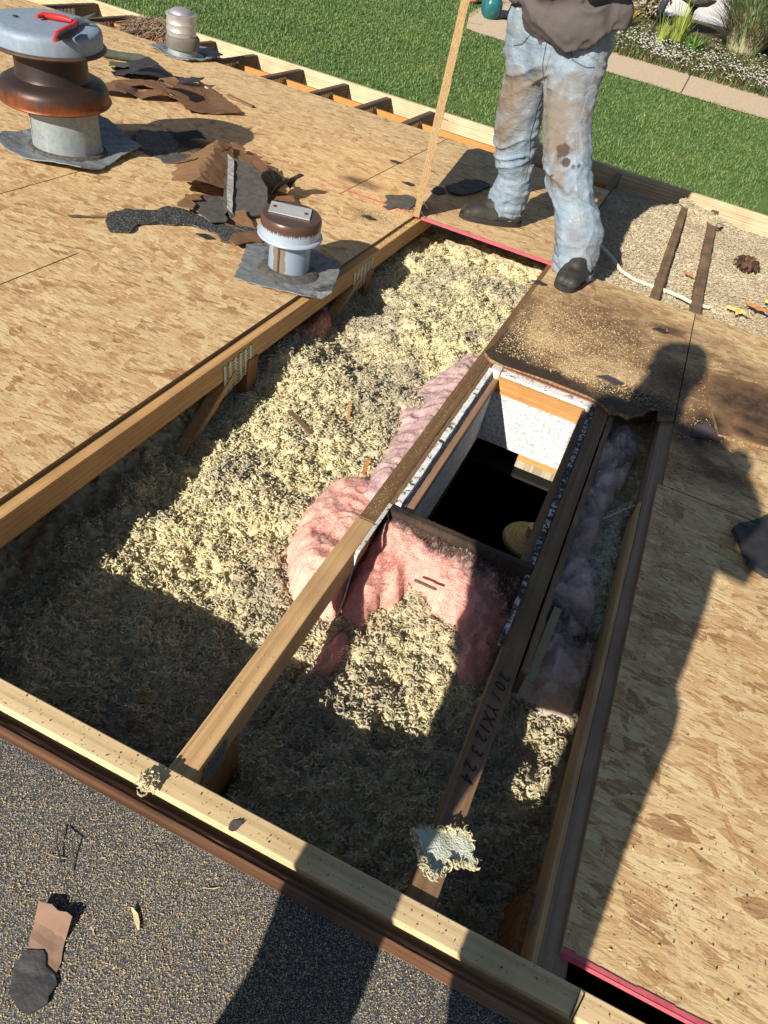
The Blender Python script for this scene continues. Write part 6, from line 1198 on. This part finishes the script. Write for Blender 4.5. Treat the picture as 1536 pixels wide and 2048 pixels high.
body = [[(-.57, 3.09, .74, .075), (-.58, 3.02, .95, .12), (-.585, 3.0, 1.18, .12), (-.585, 3.0, 1.28, .055), (-.585, 2.99, 1.33, .052)], [(-.74, 3.0, 1.20, .06), (-.43, 3.0, 1.20, .06)],
        [(-.75, 3.0, 1.20, .05), (-.83, 3.01, 1.02, .04), (-.80, 3.0, .90, .033), (-.815, 3.02, .815, .027)], [(-.42, 3.0, 1.20, .05), (-.36, 2.96, 1.03, .04), (-.42, 2.86, .94, .033), (-.52, 2.82, .93, .027)],
        [(-.63, 3.10, .70, .06), (-.632, 3.15, .382, .055), (-.604, 3.22, .09, .038)], [(-.475, 3.08, .70, .06), (-.40, 2.97, .378, .055), (-.22, 2.95, .07, .038)]] + head_chains(-.585, 2.985, 1.43, .95)
organic('body', body, .009, MT['skin'], man, 2)
gl = organic('glove', hand_chains((-.812, 3.025, .835), (-.45, -.12, -.75), (-.75, .2, .45), .95, .55, 1), .0042, MT['glove'], man, 1); gl['label'] = 'grey gloved left hand gripping the board'
gl = organic('glove', hand_chains((-.515, 2.82, .93), (-.9, -.15, .1), (.1, 1, .2), .95, .6, -1), .0042, MT['glove'], man, 1)
face(man, -.585, 2.985, 1.43, .95, -1, hairm)

# the photographer: stands on the near slope behind the camera, holding the phone at the lens
pb = (-.05, -.25, rz(-.25))
ph = empty('person', pb, 'photographer holding up a phone, seen only as the long shadow on the deck', 'person')
def Z(x, y, z, r, q=1.): return (x, y, z, r, q)
zf_ = lambda y: rz(y)
yb = -.20
SH = -.05 * .233
coat = [[Z(-.245, yb, .56, .10, .8), Z(-.235, yb, .70, .12, .75), Z(-.25, yb, .88, .14, .7), Z(-.28, yb, 1.01, .115, .65), Z(-.285, yb, 1.12, .055, .7)], [Z(-.00, yb, .56, .095, .8), Z(-.045, yb, .72, .125, .75), Z(-.105, yb, .88, .15, .7), Z(-.18, yb, 1.0, .11, .65)], [Z(-.25, yb, .58, .095), Z(.0, yb, .58, .095)], [Z(-.415, yb, 1.115, .058), Z(-.27, yb, 1.11, .06), Z(-.11, yb, 1.105, .052)],
        [Z(-.412, yb, 1.10, .058), Z(-.425, yb, .97, .055), Z(-.38, yb, .76, .046), Z(-.325, yb + .01, .62, .036)],
        [Z(-.11, yb, 1.095, .055), Z(-.055, yb, 1.07, .058), Z(.025, yb + .0, .985, .062), Z(.02, yb + .02, .94, .060), Z(.0, yb + .10, .955, .042), Z(.012, yb + .135, .97, .032)]]
legs = [[Z(-.225, yb, .56, .09), Z(-.20, yb, .45, .086), Z(-.182, yb - .0, .35, .072), Z(-.140, yb - .01, .24, .070), Z(-.125, yb - .02, .0, .062), Z(-.12, yb - .02, zf_(yb) + .07, .060)], [Z(.03, yb, .58, .085), Z(.04, yb, .46, .082), Z(.062, yb, .35, .078), Z(.105, yb, .26, .068), Z(.13, yb - .02, .0, .062), Z(.13, yb - .02, zf_(yb) + .07, .060)], [Z(-.21, yb, .555, .085), Z(.02, yb, .555, .085)]]
dk = mat_plain('dark_jacket', (.05, .055, .07), (.035, .04, .05), 20, .9)
organic('jacket', coat, .010, dk, ph, 3, lambda V: .004 * fbm(V * 12, 2)); organic('trousers', legs, .010, mat_plain('dark_trousers', (.06, .065, .08), (.04, .045, .06), 20, .9), ph, 3, lambda V: .004 * fbm(V * 12, 2))
pbody = [[Z(-.03, yb, .60, .09), Z(-.17, yb, .95, .10), Z(-.27, yb, 1.12, .055), Z(-.30, yb, 1.20, .055)], [Z(.012, yb + .135, .97, .024), Z(.010, yb + .14, .98, .022)], [Z(-.20, yb, .58, .06), Z(-.175, yb, .33, .05), Z(-.12, yb - .02, zf_(yb) + .06, .036)], [Z(.0, yb, .58, .06), Z(.068, yb, .33, .05), Z(.11, yb - .02, zf_(yb) + .06, .036)],
         [Z(-.40, yb, 1.09, .04), Z(-.43, yb, .95, .036), Z(-.36, yb, .76, .03), Z(-.325, yb + .01, .60, .024)], [Z(-.22, yb, .58, .07), Z(.0, yb, .58, .07)], [Z(-.14, yb, 1.09, .04), Z(-.035, yb + .02, .96, .034), Z(.012, yb + .14, .97, .024)], [Z(-.38, yb, 1.09, .045), Z(-.14, yb, 1.09, .045)]] + [[Z(-.30, yb, 1.20, .055), Z(-.34, yb, 1.29, .068), Z(-.385, yb, 1.395, .073)]] + head_chains(-.356, yb, 1.325, 1.10, 1)
pbody += hand_chains((-.325, yb + .01, .595), (.1, .1, -1), (.9, .2, 0), .95, .35, 1)
pbody += hand_chains((.010, yb + .14, .965), (.05, .1, 1), (-.6, .6, 0), .8, .5, 1)
organic('body', pbody, .006, MT['skin'], ph, 1)
face(ph, -.356, yb, 1.325, 1.08, 1, hairm)
for (x, l_) in ((-.12, 'left boot'), (.13, 'right boot')):
    y = yb; organic('boot', [[(x, y - .05, rz(y - .05) + .045, .036), (x, y + .06, rz(y + .06) + .042, .038), (x, y + .12, rz(y + .12) + .034, .030)], [(x, y - .03, rz(y - .03) + .05, .04), (x, y - .02, rz(y) + .12, .042)]], .007, bt, ph, 2)
pn = MB().box((-.035, -.022, .925), (.045, -.014, 1.035)).build('phone', MT['blk'], None, (0, -.018, .925), bevel=.003); tag(pn, 'black phone held up by the photographer at the lens', 'phone')
tb = MB().beam((.02, yb + .0, .878), (.115, yb + .0, .872), .04, .052).build('shadow_caster_box', dk, None, (.05, yb, .80), bevel=.006); tag(tb, 'unseen dark box added at the photographer side to cast the square shadow', 'shadow caster')  # unseen box added only to cast the square shadow; real object unknown

# ================================================================ tip the whole roof frame so that the lawn is level
for o in list(bpy.data.objects):
    if o.parent is None and o.type in ('MESH', 'EMPTY'):
        o.matrix_world = T @ o.matrix_basis
    if '_b' in o: del o['_b']
